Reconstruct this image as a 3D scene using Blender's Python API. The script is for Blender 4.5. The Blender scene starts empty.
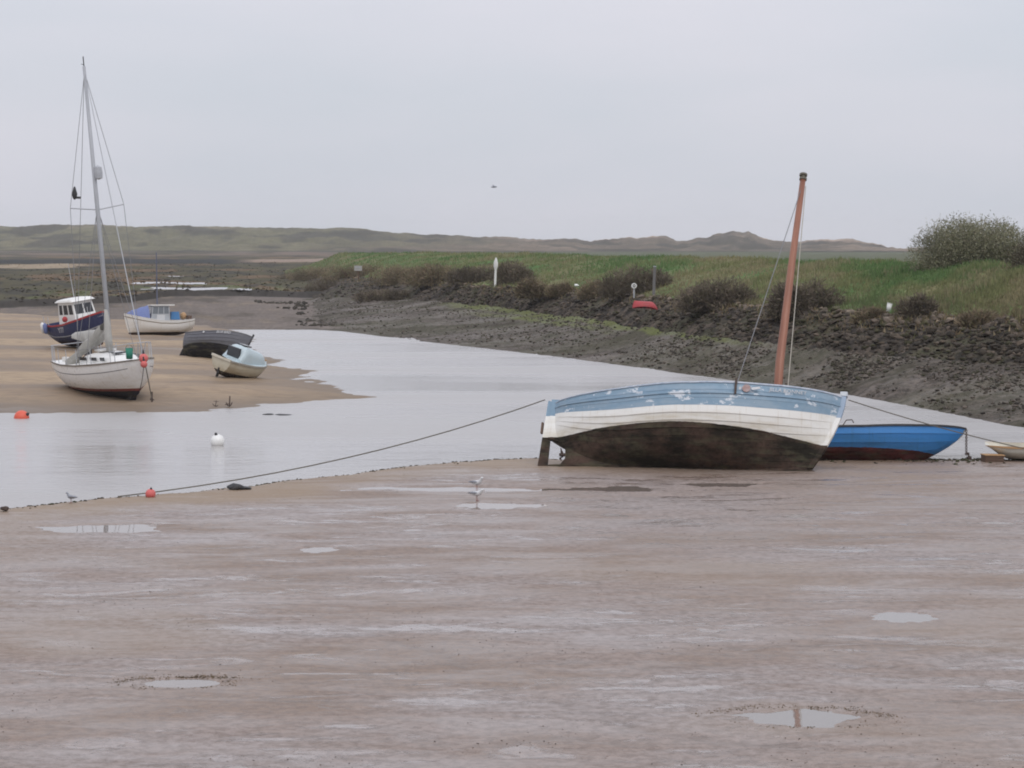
import bpy, bmesh, math, random
import numpy as np
from mathutils import Vector, Matrix, Euler
R = math.radians
random.seed(7); rng = np.random.default_rng(11)
scene = bpy.context.scene
COL = scene.collection

# ------------------------------------------------------------------ camera
FPX, HORIZON, CAMZ = 2200.0, 244.0, 5.5
PITCH = math.atan((384 - HORIZON) / FPX)
cam_d = bpy.data.cameras.new('camera')
cam_d.sensor_width = 36; cam_d.lens = FPX * 36 / 1024
cam_d.clip_start = 0.5; cam_d.clip_end = 12000
cam = bpy.data.objects.new('camera', cam_d); COL.objects.link(cam)
cam.location = (0, 0, CAMZ); cam.rotation_euler = (math.pi / 2 - PITCH, 0, 0)
scene.camera = cam

# ------------------------------------------------------------------ sky, sun, exposure
SUN_EL, SUN_AZ = R(48), R(200)
world = bpy.data.worlds.new('World'); scene.world = world; world.use_nodes = True
wn, wl = world.node_tree.nodes, world.node_tree.links
wn.clear()
w_out = wn.new('ShaderNodeOutputWorld'); w_bg = wn.new('ShaderNodeBackground')
w_bg.inputs['Strength'].default_value = 0.1
w_sky = wn.new('ShaderNodeTexSky'); w_sky.sky_type = 'NISHITA'; w_sky.sun_disc = False
w_sky.sun_elevation = SUN_EL; w_sky.sun_rotation = SUN_AZ; w_sky.air_density = 1.2; w_sky.dust_density = 3.0
w_tc = wn.new('ShaderNodeTexCoord')
w_map = wn.new('ShaderNodeMapping'); w_map.inputs['Scale'].default_value = (1.0, 1.0, 4.0)
w_noise = wn.new('ShaderNodeTexNoise'); w_noise.inputs['Scale'].default_value = 3.0
w_noise.inputs['Detail'].default_value = 5; w_noise.inputs['Roughness'].default_value = 0.5
w_ramp = wn.new('ShaderNodeValToRGB')
w_ramp.color_ramp.elements[0].position = 0.32; w_ramp.color_ramp.elements[0].color = (5.05, 5.35, 5.95, 1)
w_ramp.color_ramp.elements[1].position = 0.68; w_ramp.color_ramp.elements[1].color = (5.9, 5.85, 6.45, 1)
w_mix = wn.new('ShaderNodeMix'); w_mix.data_type = 'RGBA'; w_mix.inputs[0].default_value = 0.94
wl.new(w_tc.outputs['Generated'], w_map.inputs['Vector']); wl.new(w_map.outputs[0], w_noise.inputs['Vector'])
wl.new(w_noise.outputs['Fac'], w_ramp.inputs['Fac'])
wl.new(w_sky.outputs[0], w_mix.inputs[6]); wl.new(w_ramp.outputs[0], w_mix.inputs[7])
w_sep = wn.new('ShaderNodeSeparateXYZ'); wl.new(w_tc.outputs['Generated'], w_sep.inputs[0])
w_el = wn.new('ShaderNodeMapRange'); wl.new(w_sep.outputs[2], w_el.inputs[0])
for _i, _v in enumerate((0.0, 1.0, 0.98, 1.75)): w_el.inputs[_i + 1].default_value = _v
w_mul = wn.new('ShaderNodeVectorMath'); w_mul.operation = 'SCALE'; wl.new(w_mix.outputs[2], w_mul.inputs[0]); wl.new(w_el.outputs[0], w_mul.inputs['Scale'])
wl.new(w_mul.outputs[0], w_bg.inputs['Color']); wl.new(w_bg.outputs[0], w_out.inputs['Surface'])
sun_d = bpy.data.lights.new('sun', 'SUN'); sun_d.energy = 0.7; sun_d.angle = R(25); sun_d.color = (1, 0.97, 0.93)
sun = bpy.data.objects.new('sun', sun_d); COL.objects.link(sun)
sun.rotation_euler = (math.pi / 2 - SUN_EL, 0, R(25))          # from behind and right of the camera
sun.location = (0, 0, 60)
scene.view_settings.view_transform = 'Standard'; scene.view_settings.look = 'None'
scene.view_settings.gamma = 1; scene.view_settings.use_curve_mapping = False
scene.view_settings.exposure = 0.25
scene.render.engine = 'CYCLES'
scene.cycles.max_bounces = 6; scene.cycles.volume_bounces = 2
scene.cycles.use_denoising = True
scene.cycles.filter_width = 1.9

# ------------------------------------------------------------------ helpers
def at(px, py, z=0.0):
    """point at height z seen in picture pixel px,py"""
    c, s = math.cos(PITCH), math.sin(PITCH)
    u = 384 - py
    d = Vector((px - 512, FPX * c + u * s, -FPX * s + u * c))
    k = (z - CAMZ) / d.z
    return Vector((d.x * k, d.y * k, z))
def on(px, py, fz):
    z = 0.1
    for _ in range(6):
        p = at(px, py, z); z = float(fz(p.x, p.y))
    return Vector((p.x, p.y, z))
def atd(px, py, d):
    """point at depth y=d seen in picture pixel"""
    c, s = math.cos(PITCH), math.sin(PITCH); u = 384 - py
    v = Vector((px - 512, FPX * c + u * s, -FPX * s + u * c)); k = d / v.y
    return Vector((v.x * k, d, CAMZ + v.z * k))
def _h(ix, iy, seed):
    n = (ix * 374761393 + iy * 668265263 + seed * 2147483647 + 1013904223) & 0xffffffff
    n = ((n ^ (n >> 13)) * 1274126177) & 0xffffffff
    n = (n ^ (n >> 16)) & 0xffffffff
    return n / 4294967295.0
def vnoise(x, y, seed=0):
    x = np.asarray(x, float); y = np.asarray(y, float)
    fx, fy = np.floor(x), np.floor(y); ix = fx.astype(np.int64); iy = fy.astype(np.int64)
    u = x - fx; v = y - fy; u = u * u * (3 - 2 * u); v = v * v * (3 - 2 * v)
    a = _h(ix, iy, seed); b = _h(ix + 1, iy, seed); c = _h(ix, iy + 1, seed); d = _h(ix + 1, iy + 1, seed)
    return ((a * (1 - u) + b * u) * (1 - v) + (c * (1 - u) + d * u) * v) * 2 - 1
def fbm(x, y, oct=4, seed=0, gain=0.5):
    x = np.asarray(x, float); y = np.asarray(y, float)
    t = 0; a = 1; n = 0
    for o in range(oct):
        t = t + a * vnoise(x * 2 ** o + 17.3 * o, y * 2 ** o - 9.1 * o, seed + o); n += a; a *= gain
    return t / n
def sstep(a, b, x):
    t = np.clip((np.asarray(x, float) - a) / (b - a), 0, 1); return t * t * (3 - 2 * t)

def tag(o, label=None, cat=None, group=None, kind=None):
    if label: o['label'] = label
    if cat: o['category'] = cat
    if group: o['group'] = group
    if kind: o['kind'] = kind
    return o
def empty(name, loc=(0, 0, 0), rot=(0, 0, 0), label=None, cat=None, group=None):
    o = bpy.data.objects.new(name, None); COL.objects.link(o); o.empty_display_size = 0.3
    o.location = loc; o.rotation_euler = rot
    return tag(o, label, cat, group)
def link(name, me, mat=None, parent=None, loc=None, rot=None):
    o = bpy.data.objects.new(name, me); COL.objects.link(o)
    if mat is not None and not me.materials: me.materials.append(mat)
    if parent is not None: o.parent = parent
    if loc is not None: o.location = loc
    if rot is not None: o.rotation_euler = rot
    return o
class MB:
    def __init__(s): s.v = []; s.f = []
    def add(s, vs, fs):
        n = len(s.v); s.v += [tuple(p) for p in vs]; s.f += [tuple(i + n for i in f) for f in fs]; return s
    def box(s, c, d, rot=None, taper=1.0):
        x, y, z = d[0] / 2, d[1] / 2, d[2] / 2
        p = [Vector((-x, -y, -z)), Vector((x, -y, -z)), Vector((x, y, -z)), Vector((-x, y, -z)),
             Vector((-x * taper, -y * taper, z)), Vector((x * taper, -y * taper, z)), Vector((x * taper, y * taper, z)), Vector((-x * taper, y * taper, z))]
        if rot is not None: m = Euler(rot).to_matrix(); p = [m @ q for q in p]
        return s.add([q + Vector(c) for q in p], [(0, 3, 2, 1), (4, 5, 6, 7), (0, 1, 5, 4), (1, 2, 6, 5), (2, 3, 7, 6), (3, 0, 4, 7)])
    def tube(s, pts, r, n=8, cap=True):
        pts = [Vector(p) for p in pts]; k = len(pts)
        rs = r if isinstance(r, (list, tuple)) else [r] * k
        vs = []; fs = []
        ref = None
        for i, p in enumerate(pts):
            t = (pts[min(i + 1, k - 1)] - pts[max(i - 1, 0)]).normalized()
            if ref is None:
                ref = Vector((0, 0, 1)) if abs(t.z) < 0.9 else Vector((1, 0, 0))
            a = t.cross(ref).normalized(); b = t.cross(a).normalized(); ref = -b if False else ref
            for j in range(n):
                w = 2 * math.pi * j / n
                vs.append(p + (a * math.cos(w) + b * math.sin(w)) * rs[i])
        for i in range(k - 1):
            for j in range(n):
                j2 = (j + 1) % n
                fs.append((i * n + j, i * n + j2, (i + 1) * n + j2, (i + 1) * n + j))
        if cap:
            fs.append(tuple(range(n))[::-1]); fs.append(tuple((k - 1) * n + j for j in range(n)))
        return s.add(vs, fs)
    def lathe(s, prof, n=16, c=(0, 0, 0)):
        vs = []; fs = []; k = len(prof)
        for (r, z) in prof:
            for j in range(n):
                w = 2 * math.pi * j / n; vs.append((c[0] + max(r, 1e-4) * math.cos(w), c[1] + max(r, 1e-4) * math.sin(w), c[2] + z))
        for i in range(k - 1):
            for j in range(n):
                j2 = (j + 1) % n; fs.append((i * n + j, i * n + j2, (i + 1) * n + j2, (i + 1) * n + j))
        fs.append(tuple(range(n))[::-1]); fs.append(tuple((k - 1) * n + j for j in range(n)))
        return s.add(vs, fs)
    def prism(s, poly, y0, y1):
        """outline in x,z extruded along y"""
        n = len(poly)
        vs = [(x, y0, z) for x, z in poly] + [(x, y1, z) for x, z in poly]
        fs = [tuple(range(n)), tuple(range(2 * n - 1, n - 1, -1))]
        fs += [((i + 1) % n, i, n + i, n + (i + 1) % n) for i in range(n)]
        return s.add(vs, fs)
    def grid(s, P, flip=False):
        """P[i][j] points"""
        a, b = len(P), len(P[0]); vs = [p for row in P for p in row]; fs = []
        for i in range(a - 1):
            for j in range(b - 1):
                q = (i * b + j, i * b + j + 1, (i + 1) * b + j + 1, (i + 1) * b + j)
                fs.append(q[::-1] if flip else q)
        return s.add(vs, fs)
    def mesh(s, name, smooth=False, autosmooth=None):
        me = bpy.data.meshes.new(name); me.from_pydata(s.v, [], s.f); me.update()
        bm = bmesh.new(); bm.from_mesh(me); bmesh.ops.recalc_face_normals(bm, faces=bm.faces); bm.to_mesh(me); bm.free()
        if smooth: me.polygons.foreach_set('use_smooth', [True] * len(me.polygons))
        if autosmooth:
            me.polygons.foreach_set('use_smooth', [True] * len(me.polygons))
            try: me.set_sharp_from_angle(angle=R(autosmooth))
            except Exception: pass
        return me
    def build(s, name, mat, parent=None, smooth=False, autosmooth=None, loc=None, rot=None):
        return link(name, s.mesh(name, smooth, autosmooth), mat, parent, loc, rot)
def np_grid(name, X, Y, Z, mat, smooth=True, col=None, kind='structure', parent=None):
    a, b = X.shape
    co = np.stack([X, Y, Z], -1).reshape(-1, 3).astype(np.float32)
    idx = np.arange(a * b).reshape(a, b)
    q = np.stack([idx[:-1, :-1], idx[:-1, 1:], idx[1:, 1:], idx[1:, :-1]], -1).reshape(-1, 4)
    # face upwards
    p = co[q[0]]
    if np.cross(p[1] - p[0], p[2] - p[0])[2] < 0: q = q[:, ::-1]
    o = np_mesh(name, co, q, mat, smooth, col); tag(o, kind=kind)
    if parent: o.parent = parent
    return o
def np_mesh(name, co, faces, mat, smooth=False, col=None):
    """faces (n,k) array of one polygon size; col per-vertex rgb"""
    me = bpy.data.meshes.new(name); n, k = faces.shape
    me.vertices.add(len(co)); me.vertices.foreach_set('co', np.ascontiguousarray(co, np.float32).ravel())
    me.loops.add(n * k); me.loops.foreach_set('vertex_index', np.ascontiguousarray(faces, np.int32).ravel())
    me.polygons.add(n); me.polygons.foreach_set('loop_start', np.arange(0, n * k, k, dtype=np.int32))
    me.polygons.foreach_set('loop_total', np.full(n, k, np.int32))
    if smooth: me.polygons.foreach_set('use_smooth', np.ones(n, bool))
    if col is not None:
        at_ = me.color_attributes.new('tint', 'FLOAT_COLOR', 'POINT')
        c4 = np.ones((len(co), 4), np.float32); c4[:, :3] = np.asarray(col).reshape(-1, 3); at_.data.foreach_set('color', c4.ravel())
    me.update(calc_edges=True); me.validate()
    return link(name, me, mat)

# ------------------------------------------------------------------ materials
class NT:
    def __init__(s, name, rough=0.6, spec=0.5, color=(0.5, 0.5, 0.5)):
        s.m = bpy.data.materials.new(name); s.m.use_nodes = True
        s.n, s.l = s.m.node_tree.nodes, s.m.node_tree.links
        s.b = s.n['Principled BSDF']; s.set('Roughness', rough); s.set('Specular IOR Level', spec); s.set('Base Color', color)
        s.tc = s.n.new('ShaderNodeTexCoord')
    def put(s, sock, v):
        if hasattr(v, 'is_linked'): s.l.new(v, sock)
        elif isinstance(v, (tuple, list)) and len(v) == 3 and sock.type == 'RGBA': sock.default_value = (*v, 1)
        else: sock.default_value = v
    def set(s, name, v): s.put(s.b.inputs[name], v)
    def co(s, sc=(1, 1, 1), which='Object', loc=(0, 0, 0)):
        m = s.n.new('ShaderNodeMapping'); m.inputs['Scale'].default_value = sc; m.inputs['Location'].default_value = loc
        s.l.new(s.tc.outputs[which], m.inputs[0]); return m.outputs[0]
    def noise(s, scale=1, detail=4, rough=0.55, vec=None, dist=0):
        n = s.n.new('ShaderNodeTexNoise'); n.inputs['Scale'].default_value = scale; n.inputs['Detail'].default_value = detail
        n.inputs['Roughness'].default_value = rough; n.inputs['Distortion'].default_value = dist
        s.l.new(vec if vec is not None else s.tc.outputs['Object'], n.inputs['Vector']); return n.outputs['Fac']
    def voro(s, scale=1, vec=None, feat='F1'):
        n = s.n.new('ShaderNodeTexVoronoi'); n.inputs['Scale'].default_value = scale; n.feature = feat
        s.l.new(vec if vec is not None else s.tc.outputs['Object'], n.inputs['Vector']); return n.outputs['Distance']
    def ramp(s, fac, stops):
        n = s.n.new('ShaderNodeValToRGB'); e = n.color_ramp.elements
        while len(e) < len(stops): e.new(0.5)
        for i, (p, c) in enumerate(stops):
            e[i].position = p; e[i].color = (*c, 1) if isinstance(c, (tuple, list)) else (c, c, c, 1)
        s.put(n.inputs[0], fac); return n.outputs[0]
    def mix(s, f, a, b, mode='MIX'):
        n = s.n.new('ShaderNodeMix'); n.data_type = 'RGBA'; n.blend_type = mode
        s.put(n.inputs[0], f); s.put(n.inputs[6], a); s.put(n.inputs[7], b); return n.outputs[2]
    def math(s, op, a, b=0.0, c=None, clamp=False):
        n = s.n.new('ShaderNodeMath'); n.operation = op; n.use_clamp = clamp
        s.put(n.inputs[0], a); s.put(n.inputs[1], b)
        if c is not None: s.put(n.inputs[2], c)
        return n.outputs[0]
    def rng(s, v, a, b, c=0.0, d=1.0):
        n = s.n.new('ShaderNodeMapRange'); s.put(n.inputs[0], v)
        for i, k in enumerate((a, b, c, d)): n.inputs[i + 1].default_value = k
        return n.outputs[0]
    def xyz(s, which='Object'):
        n = s.n.new('ShaderNodeSeparateXYZ'); s.l.new(s.tc.outputs[which], n.inputs[0]); return n.outputs
    def attr(s, name='tint'):
        n = s.n.new('ShaderNodeAttribute'); n.attribute_name = name; return n.outputs['Color']
    def rand(s):
        n = s.n.new('ShaderNodeObjectInfo'); return n.outputs['Random']
    def normal_z(s):
        g = s.n.new('ShaderNodeNewGeometry'); x = s.n.new('ShaderNodeSeparateXYZ'); s.l.new(g.outputs['Normal'], x.inputs[0]); return x.outputs[2]
    def bump(s, h, strength=0.5, dist=0.05, nrm=None):
        n = s.n.new('ShaderNodeBump'); n.inputs['Strength'].default_value = strength; n.inputs['Distance'].default_value = dist
        s.l.new(h, n.inputs['Height'])
        if nrm is not None: s.l.new(nrm, n.inputs['Normal'])
        s.l.new(n.outputs[0], s.b.inputs['Normal']); return n.outputs[0]

def worn(name, base, rough=0.5, grime=(0.09, 0.075, 0.055), amount=0.35, scale=3.0, bump=0.1):
    t = NT(name, rough)
    n1 = t.noise(scale, 6, 0.65); n2 = t.noise(scale * 6, 4, 0.6)
    c = t.mix(t.rng(n1, 0.45, 0.75, 0, amount), base, grime)
    c = t.mix(t.rng(n2, 0.35, 0.7, 0, 0.25), c, tuple(x * 0.7 for x in base))
    t.set('Base Color', c); t.set('Roughness', t.rng(n2, 0.3, 0.7, rough - 0.12, min(1, rough + 0.15)))
    if bump: t.bump(n2, bump, 0.01)
    return t.m

# --- ground materials
t = NT('mud'); V = t.co((1, 1, 1))
patch = t.noise(0.22, 4, 0.55, t.co((0.8, 1.4, 1)))
patch2 = t.noise(1.0, 9, 0.68, t.co((0.55, 1.5, 1), loc=(31, 7, 0)))
fine = t.noise(7, 6, 0.65); specks = t.voro(5.5); grit = t.noise(38, 3, 0.7)
base = t.ramp(patch, [(0.40, (0.235, 0.162, 0.118)), (0.5, (0.275, 0.205, 0.17)), (0.60, (0.30, 0.242, 0.218))])
base = t.mix(t.rng(fine, 0.42, 0.60, 0, 0.75), base, (0.165, 0.118, 0.092))
base = t.mix(t.rng(grit, 0.56, 0.66, 0, 0.6), base, (0.08, 0.06, 0.046))
wet = t.math('MULTIPLY', t.rng(patch2, 0.475, 0.60), t.rng(patch, 0.33, 0.55))
# faint tyre and keel drag lines
lines = t.noise(1.0, 8, 0.68, t.co((0.35, 1.3, 1), loc=(4, 2, 0)), 0.8)
bx = t.n.new('ShaderNodeSeparateColor'); t.l.new(t.attr(), bx.inputs[0])
silt = t.math('MULTIPLY', bx.outputs[0], t.rng(fine, 0.3, 0.6, 0.55, 1.0))
base = t.mix(silt, base, (0.25, 0.172, 0.102)); base = t.mix(t.math('MULTIPLY', bx.outputs[1], 0.4), base, (0.135, 0.1, 0.078))
t.set('Base Color', base)
sheen = t.math('MULTIPLY', t.rng(t.noise(0.55, 8, 0.66, t.co((0.5, 1.5, 1), loc=(11, 3, 0)), 0.4), 0.42, 0.58), 0.68)
film = t.math('MULTIPLY', t.math('MAXIMUM', t.math('MAXIMUM', wet, sheen), t.math('MULTIPLY', t.rng(lines, 0.53, 0.61), 0.9)), t.rng(bx.outputs[0], 0, 1, 1.0, 0.35))
t.set('Roughness', t.rng(film, 0, 1, 0.72, 0.09)); t.set('Specular IOR Level', 0.9)
hgt = t.math('ADD', t.math('MULTIPLY', fine, 0.8), t.math('MULTIPLY', grit, 0.3))
hgt = t.math('MULTIPLY', hgt, t.rng(film, 0, 0.9, 1.0, 0.10))
t.bump(hgt, 0.8, 0.045)
M_mud = t.m

t = NT('sand', 0.75, 0.3)
a = t.noise(0.16, 5, 0.6, t.co((0.25, 1.0, 1))); b = t.noise(2.5, 5, 0.6, t.co((0.6, 1.6, 1)))
c = t.ramp(a, [(0.40, (0.20, 0.14, 0.088)), (0.5, (0.30, 0.215, 0.138)), (0.6, (0.37, 0.275, 0.18))])
c = t.mix(t.rng(b, 0.45, 0.62, 0, 0.5), c, (0.165, 0.125, 0.09))
z = t.xyz()[2]; damp = t.rng(z, 0.02, 0.3, 1, 0)
c = t.mix(t.math('MULTIPLY', damp, 0.6), c, (0.15, 0.115, 0.085))
t.set('Base Color', c); t.set('Roughness', t.rng(a, 0.3, 0.6, 0.42, 0.8)); t.bump(b, 0.5, 0.06)
M_sand = t.m

t = NT('channel_water', 0.2); t.set('Base Color', (0.36, 0.34, 0.325)); t.set('IOR', 2.0); t.set('Specular IOR Level', 0.5)
r1 = t.noise(1.3, 4, 0.6, t.co((0.55, 1.2, 1))); r2 = t.noise(4.0, 4, 0.6, t.co((0.5, 1.2, 1))); r3 = t.noise(0.07, 3, 0.5, t.co((0.4, 1.4, 1)))
calm = t.rng(r3, 0.38, 0.62, 0.25, 1.0)
hh = t.math('MULTIPLY', t.math('ADD', r1, t.math('MULTIPLY', r2, 0.7)), calm)
t.set('Roughness', t.rng(r3, 0.38, 0.62, 0.12, 0.36)); t.bump(hh, 1.0, 0.10); M_water = t.m

t = NT('puddle_water', 0.02); t.set('Base Color', (0.22, 0.18, 0.155)); t.set('IOR', 1.9)
t.bump(t.noise(6, 2, 0.5), 0.03, 0.01); M_puddle = t.m

t = NT('ground_soil', 0.9); t.set('Base Color', t.ramp(t.noise(0.02, 5, 0.6), [(0.35, (0.12, 0.095, 0.065)), (0.65, (0.10, 0.10, 0.055))])); M_soil = t.m

t = NT('shore_mud', 0.8, 0.18)
a = t.noise(0.6, 5, 0.6); b = t.noise(3.2, 6, 0.7); al = t.noise(0.13, 4, 0.55, loc := t.co((0.5, 1.2, 1)))
c = t.ramp(b, [(0.40, (0.055, 0.045, 0.037)), (0.5, (0.105, 0.086, 0.071)), (0.62, (0.165, 0.137, 0.113))])
c = t.mix(t.rng(a, 0.48, 0.6, 0, 0.55), c, (0.055, 0.05, 0.03))
big = t.noise(0.33, 5, 0.68, t.co((0.45, 1.0, 1.0), loc=(5, 3, 1)))
c = t.mix(t.rng(big, 0.50, 0.60, 0, 0.75), c, (0.055, 0.046, 0.036)); c = t.mix(t.rng(big, 0.46, 0.38, 0, 0.45), c, (0.17, 0.14, 0.115))
c = t.mix(0.6, c, t.attr(), 'MULTIPLY') if False else c
c = t.mix(t.math('MULTIPLY', t.attr(), 1.0) if False else t.rng(al, 0.45, 0.6, 0, 0.25), c, (0.09, 0.095, 0.045))
g = t.attr(); gx = t.n.new('ShaderNodeSeparateColor'); t.l.new(g, gx.inputs[0])
c = t.mix(t.math('MULTIPLY', gx.outputs[1], t.rng(b, 0.3, 0.6, 0.4, 1.0)), c, (0.13, 0.145, 0.045))
t.set('Base Color', c); t.set('Roughness', t.rng(big, 0.4, 0.6, 0.55, 0.95)); t.bump(t.math('ADD', b, a), 0.9, 0.12)
M_shore = t.m

def stone_mat(name, stops, wetz=True):
    t = NT(name, 0.85, 0.15); r = t.rand(); n1 = t.noise(4, 5, 0.65)
    c = t.ramp(t.math('ADD', t.math('MULTIPLY', r, 0.75), t.math('MULTIPLY', n1, 0.3)), stops)
    c = t.mix(t.rng(t.noise(9, 4, 0.7), 0.5, 0.7, 0, 0.5), c, (0.06, 0.055, 0.042))
    t.set('Base Color', c); t.bump(t.noise(12, 5, 0.65), 0.5, 0.03); return t.m
M_stone = stone_mat('bank_stone', [(0.1, (0.04, 0.033, 0.027)), (0.5, (0.075, 0.06, 0.048)), (0.8, (0.13, 0.1, 0.076)), (0.98, (0.24, 0.195, 0.155))])
def tint_mat(name, rough=0.85, sc=6.0, amt=0.35, bump=0.0, spec=0.3, trans=0.0):
    t = NT(name, rough, spec); n = t.noise(sc, 5, 0.65)
    c = t.mix(t.rng(n, 0.35, 0.7, 0, amt), t.attr(), (0.03, 0.028, 0.02)); t.set('Base Color', c)
    if bump: t.bump(n, bump, 0.1)
    if trans:                                                       # thin leaves let light through
        tr = t.n.new('ShaderNodeBsdfTranslucent'); t.put(tr.inputs['Color'], c); mx = t.n.new('ShaderNodeMixShader'); mx.inputs[0].default_value = trans
        out = [n_ for n_ in t.n if n_.type == 'OUTPUT_MATERIAL'][0]
        t.l.new(t.b.outputs[0], mx.inputs[1]); t.l.new(tr.outputs[0], mx.inputs[2]); t.l.new(mx.outputs[0], out.inputs['Surface'])
    return t.m
M_rubble = tint_mat('rubble', 0.85, 5.0, 0.5, 0.5, 0.15)
M_grass = tint_mat('grass_blades', 0.85, 0.6, 0.12, 0, 0.12, 0.4)
M_leaf = tint_mat('leaves', 0.85, 2.0, 0.2, 0, 0.15, 0.3)
M_marsh = tint_mat('saltmarsh', 0.9, 0.35, 0.35, 0.8, 0.12)
M_dune = tint_mat('dune_marram', 0.95, 0.12, 0.4, 0.6, 0.05)
t = NT('turf', 0.9, 0.1)
a = t.noise(0.12, 5, 0.6); b = t.noise(0.9, 6, 0.65)
c = t.ramp(a, [(0.42, (0.19, 0.175, 0.09)), (0.5, (0.14, 0.18, 0.07)), (0.58, (0.085, 0.16, 0.05))])
c = t.mix(t.rng(b, 0.4, 0.68, 0, 0.5), c, (0.1, 0.09, 0.05)); t.set('Base Color', c); t.bump(b, 0.9, 0.25); M_turf = t.m
t = NT('revetment_earth', 0.9, 0.12)
b = t.noise(1.6, 6, 0.7); c = t.ramp(b, [(0.42, (0.028, 0.024, 0.02)), (0.52, (0.07, 0.057, 0.046)), (0.62, (0.13, 0.102, 0.08))])
c = t.mix(t.rng(t.noise(0.35, 4, 0.6), 0.5, 0.65, 0, 0.6), c, (0.085, 0.085, 0.045)); t.set('Base Color', c); t.bump(b, 1.0, 0.25); M_reve = t.m

# ------------------------------------------------------------------ the setting
# ground sheet under everything, to the horizon
GS = 1700
g = MB(); g.add([(-GS, -300, -1.2), (GS, -300, -1.2), (GS, 2600, -1.2), (-GS, 2600, -1.2)], [(0, 1, 2, 3)])
tag(g.build('ground', M_soil), kind='structure')
# tidal channel water
g = MB(); g.add([(-260, 20, 0), (200, 20, 0), (200, 640, 0), (-260, 640, 0)], [(0, 1, 2, 3)])
tag(g.build('water', M_water), kind='structure')

# --- foreground mud flat
shore_px = [(-400, 542), (-120, 522), (0, 511), (60, 505), (120, 499), (170, 494), (230, 489), (300, 481), (360, 474), (420, 466), (480, 462), (530, 460), (600, 462), (700, 463), (800, 461), (860, 460), (930, 461), (1024, 461), (1200, 463), (1500, 465)]
sp = [at(a, b, 0.02) for a, b in shore_px]
SX = np.array([p.x for p in sp]); SY = np.array([p.y for p in sp])
def shore_y(x): return np.interp(x, SX, SY)
PUD = [(182, 682, 42, 5.0, 0.0), (803, 717, 60, 9, 0.1), (100, 528, 66, 4.0, 0), (450, 489, 100, 2.6, 0), (500, 505, 46, 3.2, 0),
       (612, 488, 48, 2.8, 0), (722, 484, 42, 2.8, 0), (905, 616, 36, 5, 0.1), (318, 549, 20, 3.0, 0)]
def mud_base(x, y):
    t_ = shore_y(x) - y + 0.5 * fbm(np.asarray(x) * 0.5, np.asarray(y) * 0.5, 4, 91) + 0.12 * fbm(np.asarray(x) * 2.2, np.asarray(y) * 2.2, 3, 93)
    up = 0.15 * (1 - np.exp(-np.maximum(t_, 0) / 0.9)) + 0.035 * np.exp(-((t_ - 0.7) / 0.7) ** 2)
    return np.where(t_ > 0, up, np.maximum(t_ * 0.16, -1.0))
pud = []
for (a, b, rx, ry, w) in PUD:
    c = on(a, b, mud_base); e = at(a + rx, b, c.z); n_ = at(a, b - ry, c.z)
    pud.append((c.x, c.y, abs(e.x - c.x), abs(n_.y - c.y), c.z))
TR = [[(690, 640), (790, 655), (900, 668), (1040, 690)], [(640, 668), (720, 664), (840, 640), (930, 632)], [(850, 700), (930, 668), (1000, 650)],
      [(560, 700), (640, 728), (720, 740), (800, 745)], [(60, 640), (140, 652), (250, 650)], [(395, 640), (440, 652), (470, 668)], [(500, 745), (560, 735), (640, 745)]]
TRW = [[at(a, b, 0.15) for a, b in L] for L in TR]
def tracks(x, y):
    o = np.zeros_like(x); xx = x + 0.12 * fbm(x * 1.2, y * 1.2, 3, 211)
    for L in TRW:
        for a, b in zip(L[:-1], L[1:]):
            e = b - a; k = np.clip(((xx - a.x) * e.x + (y - a.y) * e.y) / (e.x ** 2 + e.y ** 2), 0, 1)
            d = np.hypot(xx - a.x - k * e.x, y - a.y - k * e.y); o = np.maximum(o, np.exp(-(d / 0.11) ** 2))
    return o * sstep(-0.45, 0.1, fbm(x * 0.8, y * 0.8, 3, 213))
def mud_z(x, y):
    x = np.asarray(x, float); y = np.asarray(y, float)
    z = mud_base(x, y)
    land = sstep(0.0, 0.08, z)
    n = 0.020 * fbm(x * 0.35, y * 0.6, 4, 3) + 0.013 * fbm(x * 1.6, y * 2.2, 4, 8) + 0.005 * fbm(x * 6, y * 6, 2, 10)
    keep = np.ones_like(z); dip = np.zeros_like(z)
    for (cx, cy, rx, ry, cz) in pud:
        wob = 0.75 * fbm(x * 1.6 / max(rx, .4), y * 1.6 / max(ry, .4), 5, int(abs(cx) * 37) % 997, 0.62)
        big = 0.22 if (abs(cy - pud[0][1]) < 0.01) else 1.0
        r = np.sqrt(((x - cx) / rx) ** 2 + ((y - cy) / ry) ** 2) + wob * big
        dip += -0.045 * (1 - sstep(0.62, 1.18, r)); keep *= sstep(0.95, 1.7, r) * 0.85 + 0.15
    return z + n * land * keep + dip * land - 0.028 * tracks(x, y) * land
gx = np.concatenate([np.linspace(-34, -15, 60)[:-1], np.linspace(-15, 16, 420), np.linspace(16, 40, 60)[1:]])
yy = [12.0]
while yy[-1] < 64: yy.append(yy[-1] + max(0.03, 0.0032 * yy[-1]))
gy = np.array(yy); X, Y = np.meshgrid(gx, gy)
_t = shore_y(X) - Y; _n = fbm(X * 0.25, Y * 0.35, 4, 221); mcol = np.zeros(X.shape + (3,))
mcol[..., 0] = np.clip((1 - sstep(1.0, 6.5, _t + 4 * _n)) * (1 - 0.85 * sstep(1.5, 7.0, X)) + 0.35 * sstep(0.1, 0.4, fbm(X * 0.12, Y * 0.2, 4, 223)), 0, 1); mcol[..., 1] = tracks(X, Y)
np_grid('mud_flat', X, Y, mud_z(X, Y), M_mud, col=mcol)
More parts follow.
